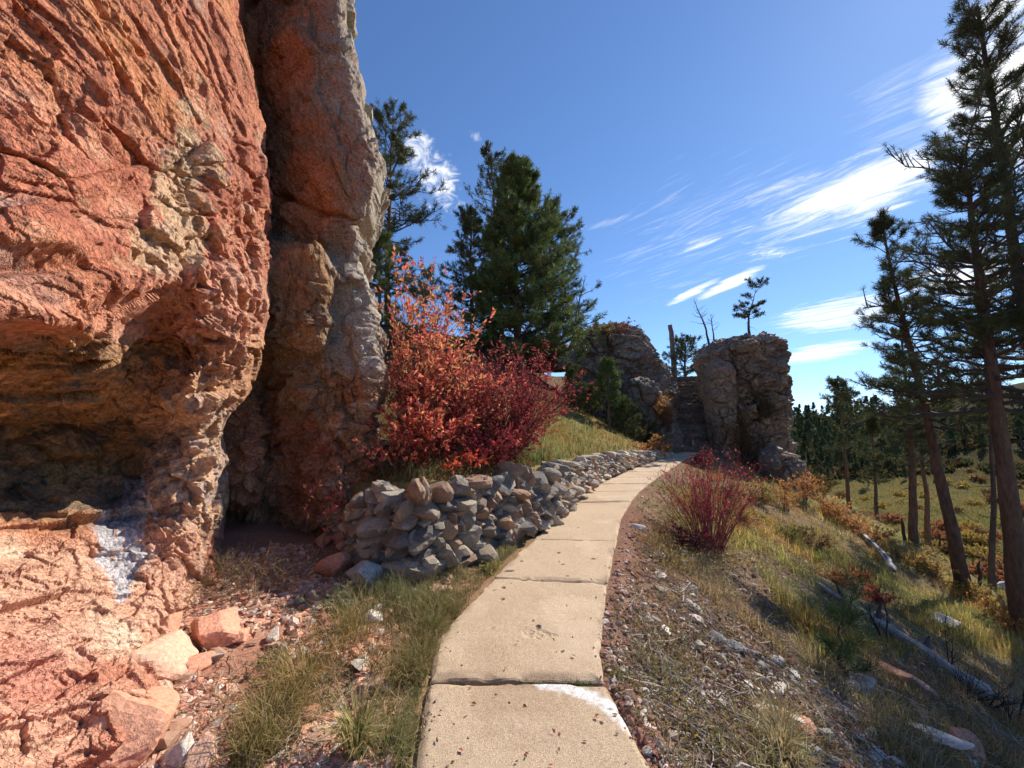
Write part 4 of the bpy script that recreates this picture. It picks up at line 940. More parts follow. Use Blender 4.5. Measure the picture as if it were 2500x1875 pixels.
# ------------------------------------------------------------------ leafy shrubs
def leaves_mesh(pos, axis, ls, g, pal, wts=None, wr=.46, fold=.25):
    n = len(pos); ax = unit(axis+g.normal(0, .55, (n, 3))); ax[:, 2] -= .15; ax = unit(ax)
    sd = unit(np.cross(ax, unit(g.normal(size=(n, 3))))); up = np.cross(sd, ax)
    L_ = (ls*g.uniform(.6, 1.2, n))[:, None]
    a = pos; m = pos+ax*L_*.5; e = pos+ax*L_-up*L_*.12
    V = np.stack([a, m+sd*L_*wr*.5+up*L_*fold*.3, e, m-sd*L_*wr*.5+up*L_*fold*.3], 1).reshape(-1, 3)
    i = (np.arange(n)*4)[:, None]; F = np.concatenate([i+np.array([0, 1, 2]), i+np.array([0, 2, 3])])
    p = np.array(pal); c = p[g.choice(len(p), n, p=wts)]*g.uniform(.75, 1.2, (n, 1))
    return V, F, np.repeat(c, 4, 0)
def shrub(name, label, cat, base, H, W, seed, stems=30, sec=7, leaves=2500, ls=.055, pal=((.5, .12, .06),), wts=None, stemcol=(.13, .07, .05), sr=.009, lean=(0, 0), low=.25, group=None, arch=.0, twig=.28, top=1., wr=.46):
    g = np.random.default_rng(seed); base = np.asarray(base, float)
    root = thing(name, label, cat, base, group)
    az = g.uniform(0, 2*PI, stems); rr = np.sqrt(g.random(stems)); N_ = 8; v = np.linspace(0, 1, N_)
    h = np.stack([np.cos(az), np.sin(az), 0*az], -1)
    st = base+h*(rr*W*.12)[:, None]; st[:, 2] -= .05
    hh = H*g.uniform(.6, 1.0, stems)*(1-.35*rr**2)
    out = W*.5*rr
    P_ = st[:, None]+h[:, None]*(out[:, None]*v**(1.25))[..., None]+np.array([0, 0, 1.])*(hh[:, None]*(v-arch*v**3))[..., None]
    P_ = P_+np.array([lean[0], lean[1], 0])*(v**1.5*H)[None, :, None]
    P_ = P_+np.cumsum(g.normal(0, 1, P_.shape), 1)*(H*.012)
    q = np.linspace(0, 1, 5); m = stems*sec; pi_ = np.repeat(np.arange(stems), sec); vv = low+(1-low)*g.random(m)
    i0 = np.clip((vv*(N_-1)).astype(int), 0, N_-2); fr = (vv*(N_-1)-i0)[:, None]
    s0_ = P_[pi_, i0]*(1-fr)+P_[pi_, i0+1]*fr; tg = unit(P_[pi_, i0+1]-P_[pi_, i0])
    sd = unit(tg*.9+unit(g.normal(size=(m, 3)))*.85+np.array([0, 0, .25])); sl_ = H*twig*g.uniform(.4, 1.1, m)*(1.15-.6*vv)
    S_ = s0_[:, None]+sd[:, None]*(q*sl_[:, None])[..., None]; S_ = S_+np.cumsum(g.normal(0, 1, S_.shape), 1)*(H*.006)
    a = tubes(P_, sr*(1-.75*v)[None]*g.uniform(.6, 1.2, (stems, 1)), 4); b = tubes(S_, np.broadcast_to(sr*.36*(1-.5*q), (m, 5)), 3)
    V, F, _ = join([(*a, (0, 0, 0)), (*b, (0, 0, 0))])
    mk('stems', V, F, M['twig'], root, np.array(stemcol)*g.uniform(.7, 1.3, (len(V), 1)))
    if leaves:
        k_ = g.integers(0, m, leaves); t_ = g.random(leaves)**.6*(4-1e-6); j = t_.astype(int); f_ = (t_-j)[:, None]
        pos = S_[k_, j]*(1-f_)+S_[k_, j+1]*f_
        V, F, c = leaves_mesh(pos, unit(S_[k_, -1]-S_[k_, 0]), ls, g, pal, wts, wr)
        mk('foliage', V, F, M['leaf'], root, c)
    return root
def on(px, py): return hit([px*K], [py*K])[0][0]
ORG = [(.74, .28, .15), (.70, .19, .13), (.76, .37, .16), (.64, .13, .11), (.62, .41, .14)]
RED = [(.36, .05, .06), (.46, .08, .075), (.28, .04, .055), (.56, .15, .10), (.19, .035, .045)]
b = px3(885, 1075, 5.7); b[2] = ground(b[0], b[1])[0]
shrub('shrub', 'tall orange and coral leaved shrub against the pale edge of the rock column', 'shrub', b, 3.5, 1.5, 1001, stems=40, sec=13, leaves=3500, ls=.082, pal=ORG, wts=[.34, .22, .2, .12, .12], lean=(.03, .02), low=.2, twig=.20)
b = px3(955, 1050, 6.0); b[2] = ground(b[0], b[1])[0]
shrub('shrub', 'coral red spreading shrub between the tall orange one and the dark red one', 'shrub', b, 1.8, 1.9, 1003, stems=54, sec=12, leaves=3900, ls=.078, pal=ORG[:4]+RED[1:2], wts=[.32, .26, .12, .18, .12], low=.2, twig=.25)
b = px3(1090, 1010, 6.9); b[2] = ground(b[0], b[1])[0]
shrub('shrub', 'large rounded dark crimson shrub above the dry stone wall', 'shrub', b, 2.05, 2.35, 1005, stems=120, sec=13, leaves=9500, ls=.055, pal=RED, wts=[.32, .26, .2, .12, .1], stemcol=(.10, .035, .035), low=.12, twig=.22)
b = px3(1010, 1020, 6.3); b[2] = ground(b[0], b[1])[0]
shrub('shrub', 'reddish shrub filling the gap left of the dark crimson shrub', 'shrub', b, 1.6, 1.7, 1007, stems=56, sec=12, leaves=3600, ls=.062, pal=RED+ORG[:2], wts=[.2, .22, .1, .14, .06, .16, .12], low=.15)
b = px3(960, 1075, 5.0); b[2] = ground(b[0], b[1])[0]
shrub('shrub', 'low bright scarlet sprig drooping over the top of the stone wall', 'shrub', b, .55, .9, 1009, stems=12, sec=7, leaves=420, ls=.085, pal=[(.60, .10, .05), (.55, .07, .045), (.62, .2, .08)], low=.3, arch=.55, wr=.34)
b = px3(850, 1085, 4.75); b[2] = ground(b[0], b[1])[0]
shrub('shrub', 'thin red leaved sprigs at the left end of the stone wall beside the column', 'shrub', b, .75, .8, 1011, stems=12, sec=6, leaves=320, ls=.07, pal=ORG[:4], low=.3)
for i, (x, y, hpx, w_, nl_, lab) in enumerate([
    (668, 1215, 255, .45, 90, 'spindly seedling with few red leaves in front of the column base'),
    (763, 1210, 180, .35, 70, 'sparse red leaved seedling beside the wall end'),
    (706, 1150, 40, .32, 60, 'tiny scarlet seedling in the shade under the column')]):
    b = on(x, y); dd = float((b-CAM)@np.array([0, cp, sp]))
    shrub('seedling', lab, 'seedling', b, hpx*K*dd/FOC, w_, 1021+i, stems=4, sec=6, leaves=nl_, ls=.06, pal=ORG[:4], sr=.005, low=.45)
b = px3(925, 1060, 5.25); b[2] = ground(b[0], b[1])[0]
shrub('shrub', 'low coral leaved shrub crowding the wall top next to the rock column', 'shrub', b, .9, 1.3, 1013, stems=40, sec=10, leaves=3600, ls=.07, pal=ORG[:4]+RED[:2], wts=[.25, .25, .1, .15, .15, .1], low=.15, twig=.25)
b = px3(1060, 1030, 5.9); b[2] = ground(b[0], b[1])[0]
shrub('shrub', 'low crimson undergrowth along the wall top under the dark crimson shrub', 'shrub', b, .8, 1.5, 1015, stems=46, sec=10, leaves=4200, ls=.055, pal=RED, wts=[.3, .2, .25, .1, .15], low=.12, twig=.25)
b = on(1535, 1185)
shrub('shrub', 'bare stemmed maroon bush on the slope just right of the walk', 'shrub', b, 1.85, 1.4, 1031, stems=110, sec=10, leaves=3600, ls=.034, pal=[(.42, .05, .06), (.56, .08, .07), (.28, .035, .05), (.6, .26, .11)], wts=[.4, .25, .2, .15], stemcol=(.26, .065, .075), sr=.007, low=.35, twig=.22)
b = on(1480, 1185)
shrub('shrub', 'low dark purple leaved bush under the bare stemmed maroon bush', 'shrub', b, .42, .85, 1033, stems=30, sec=8, leaves=1500, ls=.045, pal=[(.10, .02, .03), (.16, .025, .035), (.22, .06, .06)], low=.1)
b = on(555, 1275)
shrub('dry_brush', 'tangle of dry brown twigs in the shade of the cliff hollow', 'dry brush', b, .62, 1.15, 1035, stems=60, sec=8, leaves=350, ls=.03, pal=[(.20, .15, .06), (.16, .10, .05)], stemcol=(.22, .15, .09), sr=.004, arch=.5, low=.2, twig=.4)
b = on(470, 1265)
shrub('dry_brush', 'dry wispy brush against the pitted stub of the cliff', 'dry brush', b, .5, .7, 1037, stems=40, sec=7, leaves=500, ls=.025, pal=[(.17, .13, .05), (.10, .10, .04)], stemcol=(.20, .14, .08), sr=.003, arch=.3, twig=.35)
b = px3(1600, 1000, 18.2)
shrub('shrub', 'brown shaded shrub at the foot of the rock tower by the walk end', 'shrub', b, 2.5, 2.3, 1039, stems=50, sec=9, leaves=3600, ls=.085, pal=[(.17, .10, .045), (.24, .14, .05), (.12, .08, .04), (.30, .17, .05)])
b = px3(1650, 925, 18.6); 
shrub('shrub', 'olive green bush clinging to the right face of the rock tower', 'shrub', b, 2.1, 1.05, 1041, stems=40, sec=9, leaves=2800, ls=.085, pal=[(.14, .13, .05), (.18, .16, .06), (.10, .10, .04)], lean=(-.1, 0))
b = px3(1445, 930, 18.8)
shrub('shrub', 'golden orange bush on the grey rock lobe left of the stairs', 'shrub', b, 2.1, 1.0, 1043, stems=26, sec=8, leaves=1500, ls=.085, pal=[(.52, .27, .08), (.45, .20, .06), (.30, .17, .06)], lean=(-.15, 0))
# autumn bushes along the slope: photo position of the foot, height, width
YEL = [(.46, .34, .10), (.40, .30, .09), (.50, .28, .09)]; OR2 = [(.54, .24, .08), (.48, .18, .07), (.50, .32, .11)]; OLV = [(.24, .21, .06), (.30, .25, .08), (.18, .17, .05)]
lst = [(1690,1100,80,1.2,OR2,'orange bush below the low rock at the foot of the tower'),(1735,1085,70,1.0,OR2,'apricot bush right of the orange bush on the slope crest'),(1770,1080,75,.9,YEL,'pale yellow bush on the crest beside the wooded hill'),
 (1790,1115,55,1.2,OR2,'low orange bush on the crest under the pale yellow bush'),(1840,1140,45,1.3,OR2,'orange bush spilling over the slope crest before the lone pine'),(1880,1165,42,1.2,OR2,'peach coloured bush on the crest above the charred trunk'),
 (1640,1090,50,1.0,OLV,'olive bush on the slope right of the maroon bush'),(1600,1130,48,1.0,YEL,'dry yellow bush on the slope behind the maroon bush'),(1960,1215,52,1.5,YEL,'wide yellow orange bush at the feet of the straight pine'),
 (2010,1240,45,1.3,YEL,'yellow bush left of the leaning pine foot'),(2095,1290,45,1.1,YEL,'yellow green bush right of the leaning pine foot'),(2155,1335,50,1.2,OR2,'orange bush below the thin dark trunk'),(2190,1370,45,.9,OR2,'rusty bush at the foot of the thick right hand pine'),
 (1400,985,38,.9,OR2,'orange bush at the right end of the stone wall'),(1370,950,36,1.0,YEL,'straw yellow bush above the end of the stone wall'),(1425,985,50,.7,OR2,'rust coloured bush at the foot of the grey rock lobe'),
 (1520,1010,42,.5,[(.34,.06,.06),(.3,.12,.07)],'small crimson bush where the walk ends'),(1650,1010,60,1.2,OLV,'olive brush under the rock tower'),(1330,720,30,1.3,[(.28,.14,.10),(.22,.10,.08)],'reddish leafless brush on top of the grey outcrop'),(1290,722,26,1.4,OLV,'olive bush on top of the grey outcrop'),
 (1850,1250,30,.8,[(.50,.13,.07),(.46,.20,.08)],'low scarlet bush between the two fallen trunks'),(1890,1300,34,.8,[(.52,.14,.07),(.42,.09,.06)],'scarlet bush above the middle of the long trunk'),(1810,1260,30,.8,OR2,'rusty low bush near the upper tip of the long trunk'),
 (1700,1165,40,1.1,OLV,'dull olive bush midway down the slope'),(1750,1180,40,1.1,[(.22,.13,.06),(.28,.17,.07)],'brown bush midway down the slope'),(1570,1080,40,.9,OLV,'olive bush uphill of the maroon bush')]
for i, (x, y, hp, w_, pal, lab) in enumerate(lst):
    if y < 760: b = px3(x, y, 21.5); dd = 21.5
    else:
        b = on(x, y); dd = float((b-CAM)@np.array([0, cp, sp]))
        if dd > 40: continue
    H_ = hp*K*dd/FOC
    shrub('shrub', lab, 'shrub', b, H_, w_*max(.8, dd/11), 1101+i*3, stems=30, sec=7, leaves=int(1300), ls=.03+.0035*dd, pal=pal, sr=.004+.0003*dd, low=.15, stemcol=(.15, .10, .07))
# small single plants
for i, (x, y, hp, w_, pal, nl_, ls_, lab) in enumerate([(712, 1320, 70, .5, [(.30, .34, .24), (.24, .28, .18), (.36, .38, .28)], 900, .028, 'silvery green sage clump in front of the shaded end of the wall'),
    (590, 1440, 45, .4, [(.20, .24, .07), (.26, .28, .09)], 420, .026, 'low green weed alone in the pink gravel'), (318, 1630, 48, .25, [(.09, .12, .04), (.13, .15, .06)], 420, .022, 'dark green weed at the toe of the lowest orange boulder'),
    (1672, 1610, 55, .3, [(.34, .40, .22), (.40, .44, .28)], 160, .06, 'pale green thistle on the slope beside the dirt strip'), (1328, 1455, 40, .22, [(.14, .19, .06), (.18, .22, .08)], 420, .02, 'small green weed at the right end of the wide joint'),
    (1060, 1235, 34, .25, [(.46, .40, .10), (.52, .44, .14)], 300, .025, 'yellow weed on the verge between the wall and the walk')]):
    b = on(x, y); dd = float((b-CAM)@np.array([0, cp, sp]))
    shrub('weed_plant', lab, 'plant', b, hp*K*dd/FOC, w_, 1501+i, stems=26, sec=5, leaves=nl_, ls=ls_, pal=pal, sr=.003, low=.1, stemcol=(.18, .17, .09))
def tuft(lab, x, y, h_, pal, n, seed):
    b = on(x, y); gg = np.random.default_rng(seed); r_ = np.abs(gg.normal(0, .028, n)); a = gg.uniform(0, 6.28, n)
    P_ = np.stack([b[0]+r_*np.cos(a), b[1]+r_*np.sin(a)], -1); hh = h_*gg.uniform(.5, 1.1, n); l_ = hh*gg.uniform(.2, .9, n); d_ = np.stack([np.cos(a), np.sin(a), 0*a], -1); s_ = np.stack([-np.sin(a), np.cos(a), 0*a], -1)*.0025
    B0 = np.concatenate([P_, np.full((n, 1), b[2]-.01)], 1); M1 = B0+d_*(l_*.3)[:, None]+np.array([0, 0, 1.])*(hh*.6)[:, None]; E1 = B0+d_*l_[:, None]+np.array([0, 0, 1.])*(hh*.85)[:, None]
    V = np.stack([B0-s_, B0+s_, M1+s_, M1-s_, E1], 1).reshape(-1, 3); i_ = (np.arange(n)*5)[:, None]
    c = np.repeat(np.array(pal)[gg.integers(0, len(pal), n)]*gg.uniform(.75, 1.2, (n, 1)), 5, 0)
    tag(mk('grass_tuft', V, [i_+np.array([0, 1, 2, 3]), i_+np.array([3, 2, 4])], M['grass'], None, c, loc=tuple(b)), lab, 'grass tuft')
tuft('golden dry grass tuft on the rubble below the cliff stub', 392, 1310, .2, [(.55, .40, .15), (.48, .33, .12)], 160, 1551)
tuft('tall green and straw grass tuft at the bottom edge left of the walk', 770, 1640, .32, [(.22, .23, .07), (.42, .35, .14), (.50, .42, .2)], 240, 1553)
tuft('bright green grass tuft below the maroon bush', 1765, 1215, .3, [(.24, .30, .07), (.30, .34, .09)], 200, 1555)
tuft('straw coloured grass tuft on the dirt right of the first slab', 1690, 1600, .3, [(.46, .36, .18), (.38, .28, .13)], 200, 1557)
tuft('wispy straw grass tuft low on the slope near the edge of the walk', 1690, 1640, .28, [(.5, .4, .22), (.4, .3, .15)], 160, 1559)
# bare dark burnt stems on the lower slope
for i, (x, y, hp, lab) in enumerate([(1920, 1390, 120, 'thin blackened sapling standing above the long fallen trunk'), (2045, 1450, 125, 'forked bare dark sapling right of the long fallen trunk'), (2190, 1560, 140, 'bare dark twiggy sapling in the lower right corner'), (2120, 1520, 90, 'cluster of bare dark shoots below the bushes at the corner'), (2080, 1500, 70, 'short bare dark shoots beside the long fallen trunk')]):
    b = on(x, y); dd = float((b-CAM)@np.array([0, cp, sp]))
    shrub('bare_sapling', lab, 'sapling', b, hp*K*dd/FOC, .7, 1201+i, stems=3 if i < 3 else 14, sec=6, leaves=0, stemcol=(.035, .03, .03), sr=.014 if i < 3 else .007, twig=.3, low=.3)
# young pine below the long trunk
b = on(1840, 1478); dd = float((b-CAM)@np.array([0, cp, sp]))
tree('pine_sapling', 'young long needled green pine standing in shade below the long fallen trunk', 'pine sapling', b, b+np.array([-.03, .02, 1.05*150*K*dd/FOC]), .022, 1211, cb=.15, R=.12, prof=lambda w: .8-.3*w, nb=9, sec=2, tn=34, nl=.17, nw=.0045, pal=[(.06, .10, .03), (.05, .085, .03)], dead=0, up=.5, bark=DBARK)
# ------------------------------------------------------------------ grass and litter
def blades(name, P_, h0, h1, wd, pal, seed, lean=.35, wts=None, matk='grass'):
    g = np.random.default_rng(seed); n = len(P_)
    b0 = np.concatenate([P_, 0*P_[:, :1]], 1); h = (h0+(h1-h0)*g.random(n)**1.6)*(.55+.9*sstep(-.35, .45, fbm(b0*5., 2, 12))); a = g.uniform(0, 2*PI, n); l = lean*g.uniform(.3, 1.5, n)*h
    dx = np.stack([np.cos(a), np.sin(a), 0*a], -1); sd = np.stack([-np.sin(a), np.cos(a), 0*a], -1)
    b = np.concatenate([P_, ground(P_[:, 0], P_[:, 1])[:, None]-.01], 1)
    upv = np.array([0, 0, 1.]); w2 = (wd*g.uniform(.6, 1.2, n))[:, None]
    m = b+dx*(l*.35)[:, None]+upv*(h*.6)[:, None]; e = b+dx*l[:, None]+upv*(h*(1-.25*lean))[:, None]
    V = np.stack([b-sd*w2*.5, b+sd*w2*.5, m+sd*w2*.4, m-sd*w2*.4, e], 1).reshape(-1, 3)
    i = (np.arange(n)*5)[:, None]; F = [i+np.array([0, 1, 2, 3]), i+np.array([3, 2, 4])]
    p = np.array(pal); c = p[g.choice(len(p), n, p=wts)]*g.uniform(.7, 1.25, (n, 1)); f_ = fbm(b*np.array([.35, .35, 0]), 3, 7)
    c = c*(1+.5*f_[:, None])*(1+np.array([.25, .0, -.1])*np.clip(fbm(b*.8+9, 2, 8)*2, -.6, 1)[:, None])
    return kind(mk(name, V, F, M[matk], None, np.repeat(c, 5, 0)), 'stuff')
def clumpy(samp, spread, per, keepdense=None):
    def f(g, n):
        c = samp(g, max(n//per, 1)); P_ = np.repeat(c, per, 0)+g.normal(0, spread, (len(c)*per, 2))
        d = path_dist(P_[:, 0], P_[:, 1])[0]; return P_[np.abs(d) > .63]
    return f
g = np.random.default_rng(61)
GRN = [(.20, .20, .06), (.28, .25, .09), (.40, .32, .15), (.48, .39, .21), (.14, .16, .05), (.34, .24, .12)]
STRAW = [(.44, .33, .17), (.35, .24, .12), (.28, .18, .09), (.50, .40, .23), (.22, .18, .06)]
infront = lambda x, y, d: wall_dist(x, y)[0] < -.05
blades('grass', clumpy(px_sampler(600, 1100, 1450, 1880, -1.45, -.64, lambda x, y, d: infront(x, y, d) & (fbm(np.stack([x, y, 0*x], -1)*2.2, 2, 5) > -.05-1.2*np.maximum(d+.95, 0))), .045, 30)(g, 5200), .05, .26, .0042, GRN, 62, .9)
blades('grass', clumpy(px_sampler(760, 1130, 1390, 1560, -1.6, -.66, infront), .04, 30)(g, 5200), .05, .24, .0042, GRN, 63, .7)
blades('grass', clumpy(px_sampler(1050, 1560, 1120, 1420, -1.3, -.64, infront), .05, 14)(g, 4500), .03, .11, .006, GRN[1:4], 64, .5)
behind = lambda x, y, d: wall_dist(x, y)[0] > .3
blades('grass', px_sampler(1250, 1640, 960, 1140, -9, -.9, behind)(g, 16000), .08, .26, .016, [(.22, .20, .06), (.26, .21, .08), (.17, .18, .05), (.33, .26, .12)], 65, .4)
blades('grass', px_sampler(880, 1300, 960, 1180, -9, -.9, behind)(g, 4000), .06, .2, .012, [(.2, .17, .06), (.26, .2, .09)], 66, .4)
ok1 = lambda x, y, d: fbm(np.stack([x, y, 0*x], -1)*.9, 3, 67) > .22-.12*(d-.8)-.09*np.maximum(y-5, 0)
blades('dry_grass', clumpy(px_sampler(1440, 2500, 1110, 1900, .66, 16, ok1), .06, 18)(g, 40000), .04, .22, .006, STRAW, 68, .8)
ok2 = lambda x, y, d: (d > 2.5-1.2*(y > 7)) & (fbm(np.stack([x, y, 0*x], -1)*.6, 3, 69) > -.15)
blades('grass', clumpy(px_sampler(1600, 2500, 1080, 1600, 1.3, 16, ok2), .09, 18)(g, 22000), .10, .32, .011, [(.34, .31, .07), (.42, .36, .09), (.50, .40, .13), (.36, .23, .09)], 70, .55)
blades('brush_cover', px_sampler(1850, 2500, 940, 1225, 50, 420, lambda x, y, d: fbm(np.stack([x, y, 0*x], -1)*.035, 3, 77) > -.12+.55*(1-sstep(55, 120, d)))(g, 38000), .3, 1.1, .35, [(.06, .065, .025), (.085, .075, .03), (.10, .06, .028), (.05, .055, .025)], 72, .6)
blades('grass', px_sampler(1850, 2500, 1060, 1500, 14, 110)(g, 30000), .15, .5, .05, [(.16, .17, .04), (.20, .19, .05), (.24, .20, .07), (.22, .13, .05)], 71, .5)
# small leafy weeds and dead twigs
def weeds(name, P_, hh, per, ls, pal, seed, wts=None):
    g = np.random.default_rng(seed); n = len(P_); b = np.concatenate([P_, ground(P_[:, 0], P_[:, 1])[:, None]], 1)
    off = g.normal(0, 1, (n, per, 3))*np.array([.55, .55, .35])*hh; off[..., 2] = np.abs(off[..., 2])+.01
    pos = (b[:, None]+off).reshape(-1, 3)
    V, F, c = leaves_mesh(pos, unit(off.reshape(-1, 3)+np.array([0, 0, .3])*hh), ls, g, pal, wts, .5)
    return kind(mk(name, V, F, M['leaf'], None, c), 'stuff')
WEED = [(.20, .19, .06), (.26, .16, .07), (.16, .17, .06), (.36, .28, .07), (.22, .11, .06), (.34, .26, .15)]
weeds('ground_plants', px_sampler(1440, 1800, 1150, 1900, .6, 1.2)(g, 260), .05, 18, .018, WEED, 85)
sticks_ = px_sampler(1440, 1800, 1150, 1900, .6, 1.3)(g, 420)
blades('dry_grass', clumpy(px_sampler(1440, 1800, 1110, 1900, .6, 1.2), .03, 12)(g, 2600), .03, .13, .004, STRAW, 86, .9)
weeds('ground_plants', px_sampler(1500, 2500, 1250, 1900, .8, 9)(g, 1150), .11, 26, .024, WEED, 81)
weeds('ground_plants', px_sampler(1500, 2500, 1130, 1400, 1.0, 12)(g, 700), .22, 30, .04, WEED+[(.34, .2, .07)], 82)
weeds('ground_plants', px_sampler(620, 1130, 1400, 1880, -1.7, -.64, infront)(g, 320), .06, 22, .018, [(.15, .17, .06), (.22, .22, .12), (.2, .15, .07), (.30, .25, .16)], 83)
weeds('ground_plants', px_sampler(880, 1350, 1000, 1180, -5, -.9, behind)(g, 260), .2, 30, .04, [(.28, .07, .04), (.2, .14, .05), (.34, .12, .06), (.16, .14, .05)], 84)
def sticks(name, P_, l0, l1, r_, pal, seed):
    g = np.random.default_rng(seed); n = len(P_); z = ground(P_[:, 0], P_[:, 1])
    a = g.uniform(0, 2*PI, n); L_ = g.uniform(l0, l1, n); q = np.linspace(-.5, .5, 5)
    x = P_[:, None, 0]+np.cos(a)[:, None]*L_[:, None]*q; y = P_[:, None, 1]+np.sin(a)[:, None]*L_[:, None]*q
    zz = ground(x.ravel(), y.ravel()).reshape(n, 5)+.012+g.uniform(0, .05, (n, 1))+g.normal(0, .25, (n, 1))*L_[:, None]*np.maximum(q, -.1)*.5
    T_ = np.stack([x, y, zz], -1)+g.normal(0, 1, (n, 5, 3))*L_[:, None, None]*.03
    V, F = tubes(T_, np.full((n, 5), r_)*g.uniform(.4, 1.3, (n, 1)), 3)
    p = np.array(pal); c = p[g.integers(0, len(p), n)]*g.uniform(.7, 1.2, (n, 1))
    return kind(mk(name, V, F, M['twig'], None, np.repeat(c, 15, 0)), 'stuff')
sticks('dead_twigs', px_sampler(1500, 2500, 1250, 1900, .8, 9)(g, 2600), .1, .45, .0035, [(.30, .25, .2), (.20, .15, .11), (.40, .36, .31), (.12, .09, .07)], 91)
sticks('dead_twigs', sticks_, .05, .2, .0025, [(.34, .26, .19), (.24, .17, .12)], 87)
sticks('dead_twigs', px_sampler(400, 1050, 1450, 1880, -2.4, -.66, infront)(g, 500), .05, .25, .0022, [(.36, .27, .18), (.26, .18, .12)], 92)

edge_l = px_sampler(980, 1600, 1120, 1880, -.74, -.63, infront)(g, 520)
blades('grass', np.repeat(edge_l, 9, 0)+g.normal(0, .012, (520*9, 2)), .03, .12, .0045, GRN, 93, .9)
edge_2 = px_sampler(960, 1140, 1400, 1880, -.76, -.575, infront)(g, 520)
blades('grass', np.repeat(edge_2, 10, 0)+g.normal(0, .012, (5200, 2)), .04, .16, .0042, GRN, 95, .9)
# green moss and grass in the widest joint of the walk
jx = np.linspace(.0, 1, 260); ja = onplane(np.array([1045., 1200, 1330, 1470]), np.array([1664., 1661, 1658, 1668]))[:, :2]
jp = np.stack([np.interp(jx, np.linspace(0, 1, 4), ja[:, i]) for i in (0, 1)], -1)
jp = np.repeat(jp, 7, 0)+g.normal(0, .008, (260*7, 2))
nj = len(jp); hz = np.full(nj, -.055)
_gr = ground; ground = lambda x, y: np.full(np.size(x), -.05)
blades('joint_grass', jp, .02, .065, .004, [(.10, .12, .035), (.16, .15, .05), (.07, .085, .03)], 94, .7)
ground = _gr
# fallen leaves and bits on the walk
lp = onplane(g.uniform(1000, 1600, 90), g.uniform(1180, 1870, 90), .012); pd = path_dist(lp[:, 0], lp[:, 1])[0]; lp = lp[np.abs(pd) < .5]
V, F, c = leaves_mesh(lp, np.stack([g.normal(size=len(lp)), g.normal(size=len(lp)), np.full(len(lp), .1)], -1), .032, g, [(.22, .12, .05), (.4, .12, .06), (.15, .1, .06), (.34, .24, .1)], None, .5)
V[:, 2] = np.clip(V[:, 2], .008, .03)
kind(mk('leaf_litter', V, F, M['leaf'], None, c), 'stuff')
# ------------------------------------------------------------------ wooded hill and meadow beyond
g = np.random.default_rng(111)
protos = []
KEEP = []
for k_ in range(5):
    t = tree('conifer', 'dark conifer standing among the others on the wooded hill', 'conifer', (0, 0, 0), (g.normal(0, .2), g.normal(0, .2), 9.), .16, 1301+k_, cb=[.18, .3, .12, .4, .2][k_], R=[1.5, 1.9, 1.3, 1.7, 1.6][k_], prof=[cone, dome, cone, dome, cone][k_], nb=60, sec=6, tn=9, nl=.42, nw=.11, pal=[(.10, .135, .055), (.135, .165, .06), (.08, .115, .055)], dead=4, group='conifers on the far wooded hill', k=5)
    protos.append(t)
snag = tree('dead_tree', 'bare grey dead tree standing among the conifers on the hill', 'dead tree', (0, 0, 0), (.4, .2, 8.), .11, 1311, cb=.3, R=.9, nb=16, sec=2, bare=True, dead=4, bark=GBARK, group='dead trees on the far wooded hill')
used = set()
def put(proto, x, y, s, rz):
    kids = list(proto.children)
    if proto.name in used:
        r_ = proto.copy(); COL.objects.link(r_)
        for c in kids:
            d_ = c.copy(); COL.objects.link(d_); d_.parent = r_
    else: r_ = proto; used.add(proto.name)
    r_.location = (x, y, float(ground(x, y)[0])-.15); r_.scale = (s, s, s*g.uniform(.85, 1.15)); r_.rotation_euler = (0, 0, rz)
    return r_
cnt = 0; spots = []
tries = 0
while cnt < 235 and tries < 9000:
    tries += 1
    px, py = 1880+640*g.random()**1.35, g.uniform(975, 1205)
    Q, t_ = hit([px], [py]); x, y, z_ = Q[0]; t_ = t_[0]
    if t_ < 62 or t_ > 380: continue
    open_ = np.clip(sstep(2040, 2260, px)*sstep(1075, 1120, py)+sstep(1170, 1190, py)*.6, 0, 1)
    if g.random() < open_*.96 or (px > 2120 and g.random() < .45): continue
    if py > 1175 and g.random() < .8: continue
    if any((x-a)**2+(y-b_)**2 < (2.2)**2 for a, b_ in spots): continue
    spots.append((x, y)); cnt += 1
    put(protos[g.integers(0, 5)], x, y, g.uniform(.5, 1.05)*np.clip(t_/130, .6, 1.1), g.uniform(0, 6.28))
for i in range(16):
    px, py = g.uniform(1900, 2480), g.uniform(1030, 1150); Q, t_ = hit([px], [py])
    if t_[0] > 300: continue
    put(snag, Q[0][0], Q[0][1], g.uniform(.8, 1.2)*np.clip(t_[0]/110, .7, 1.3), g.uniform(0, 6.28))
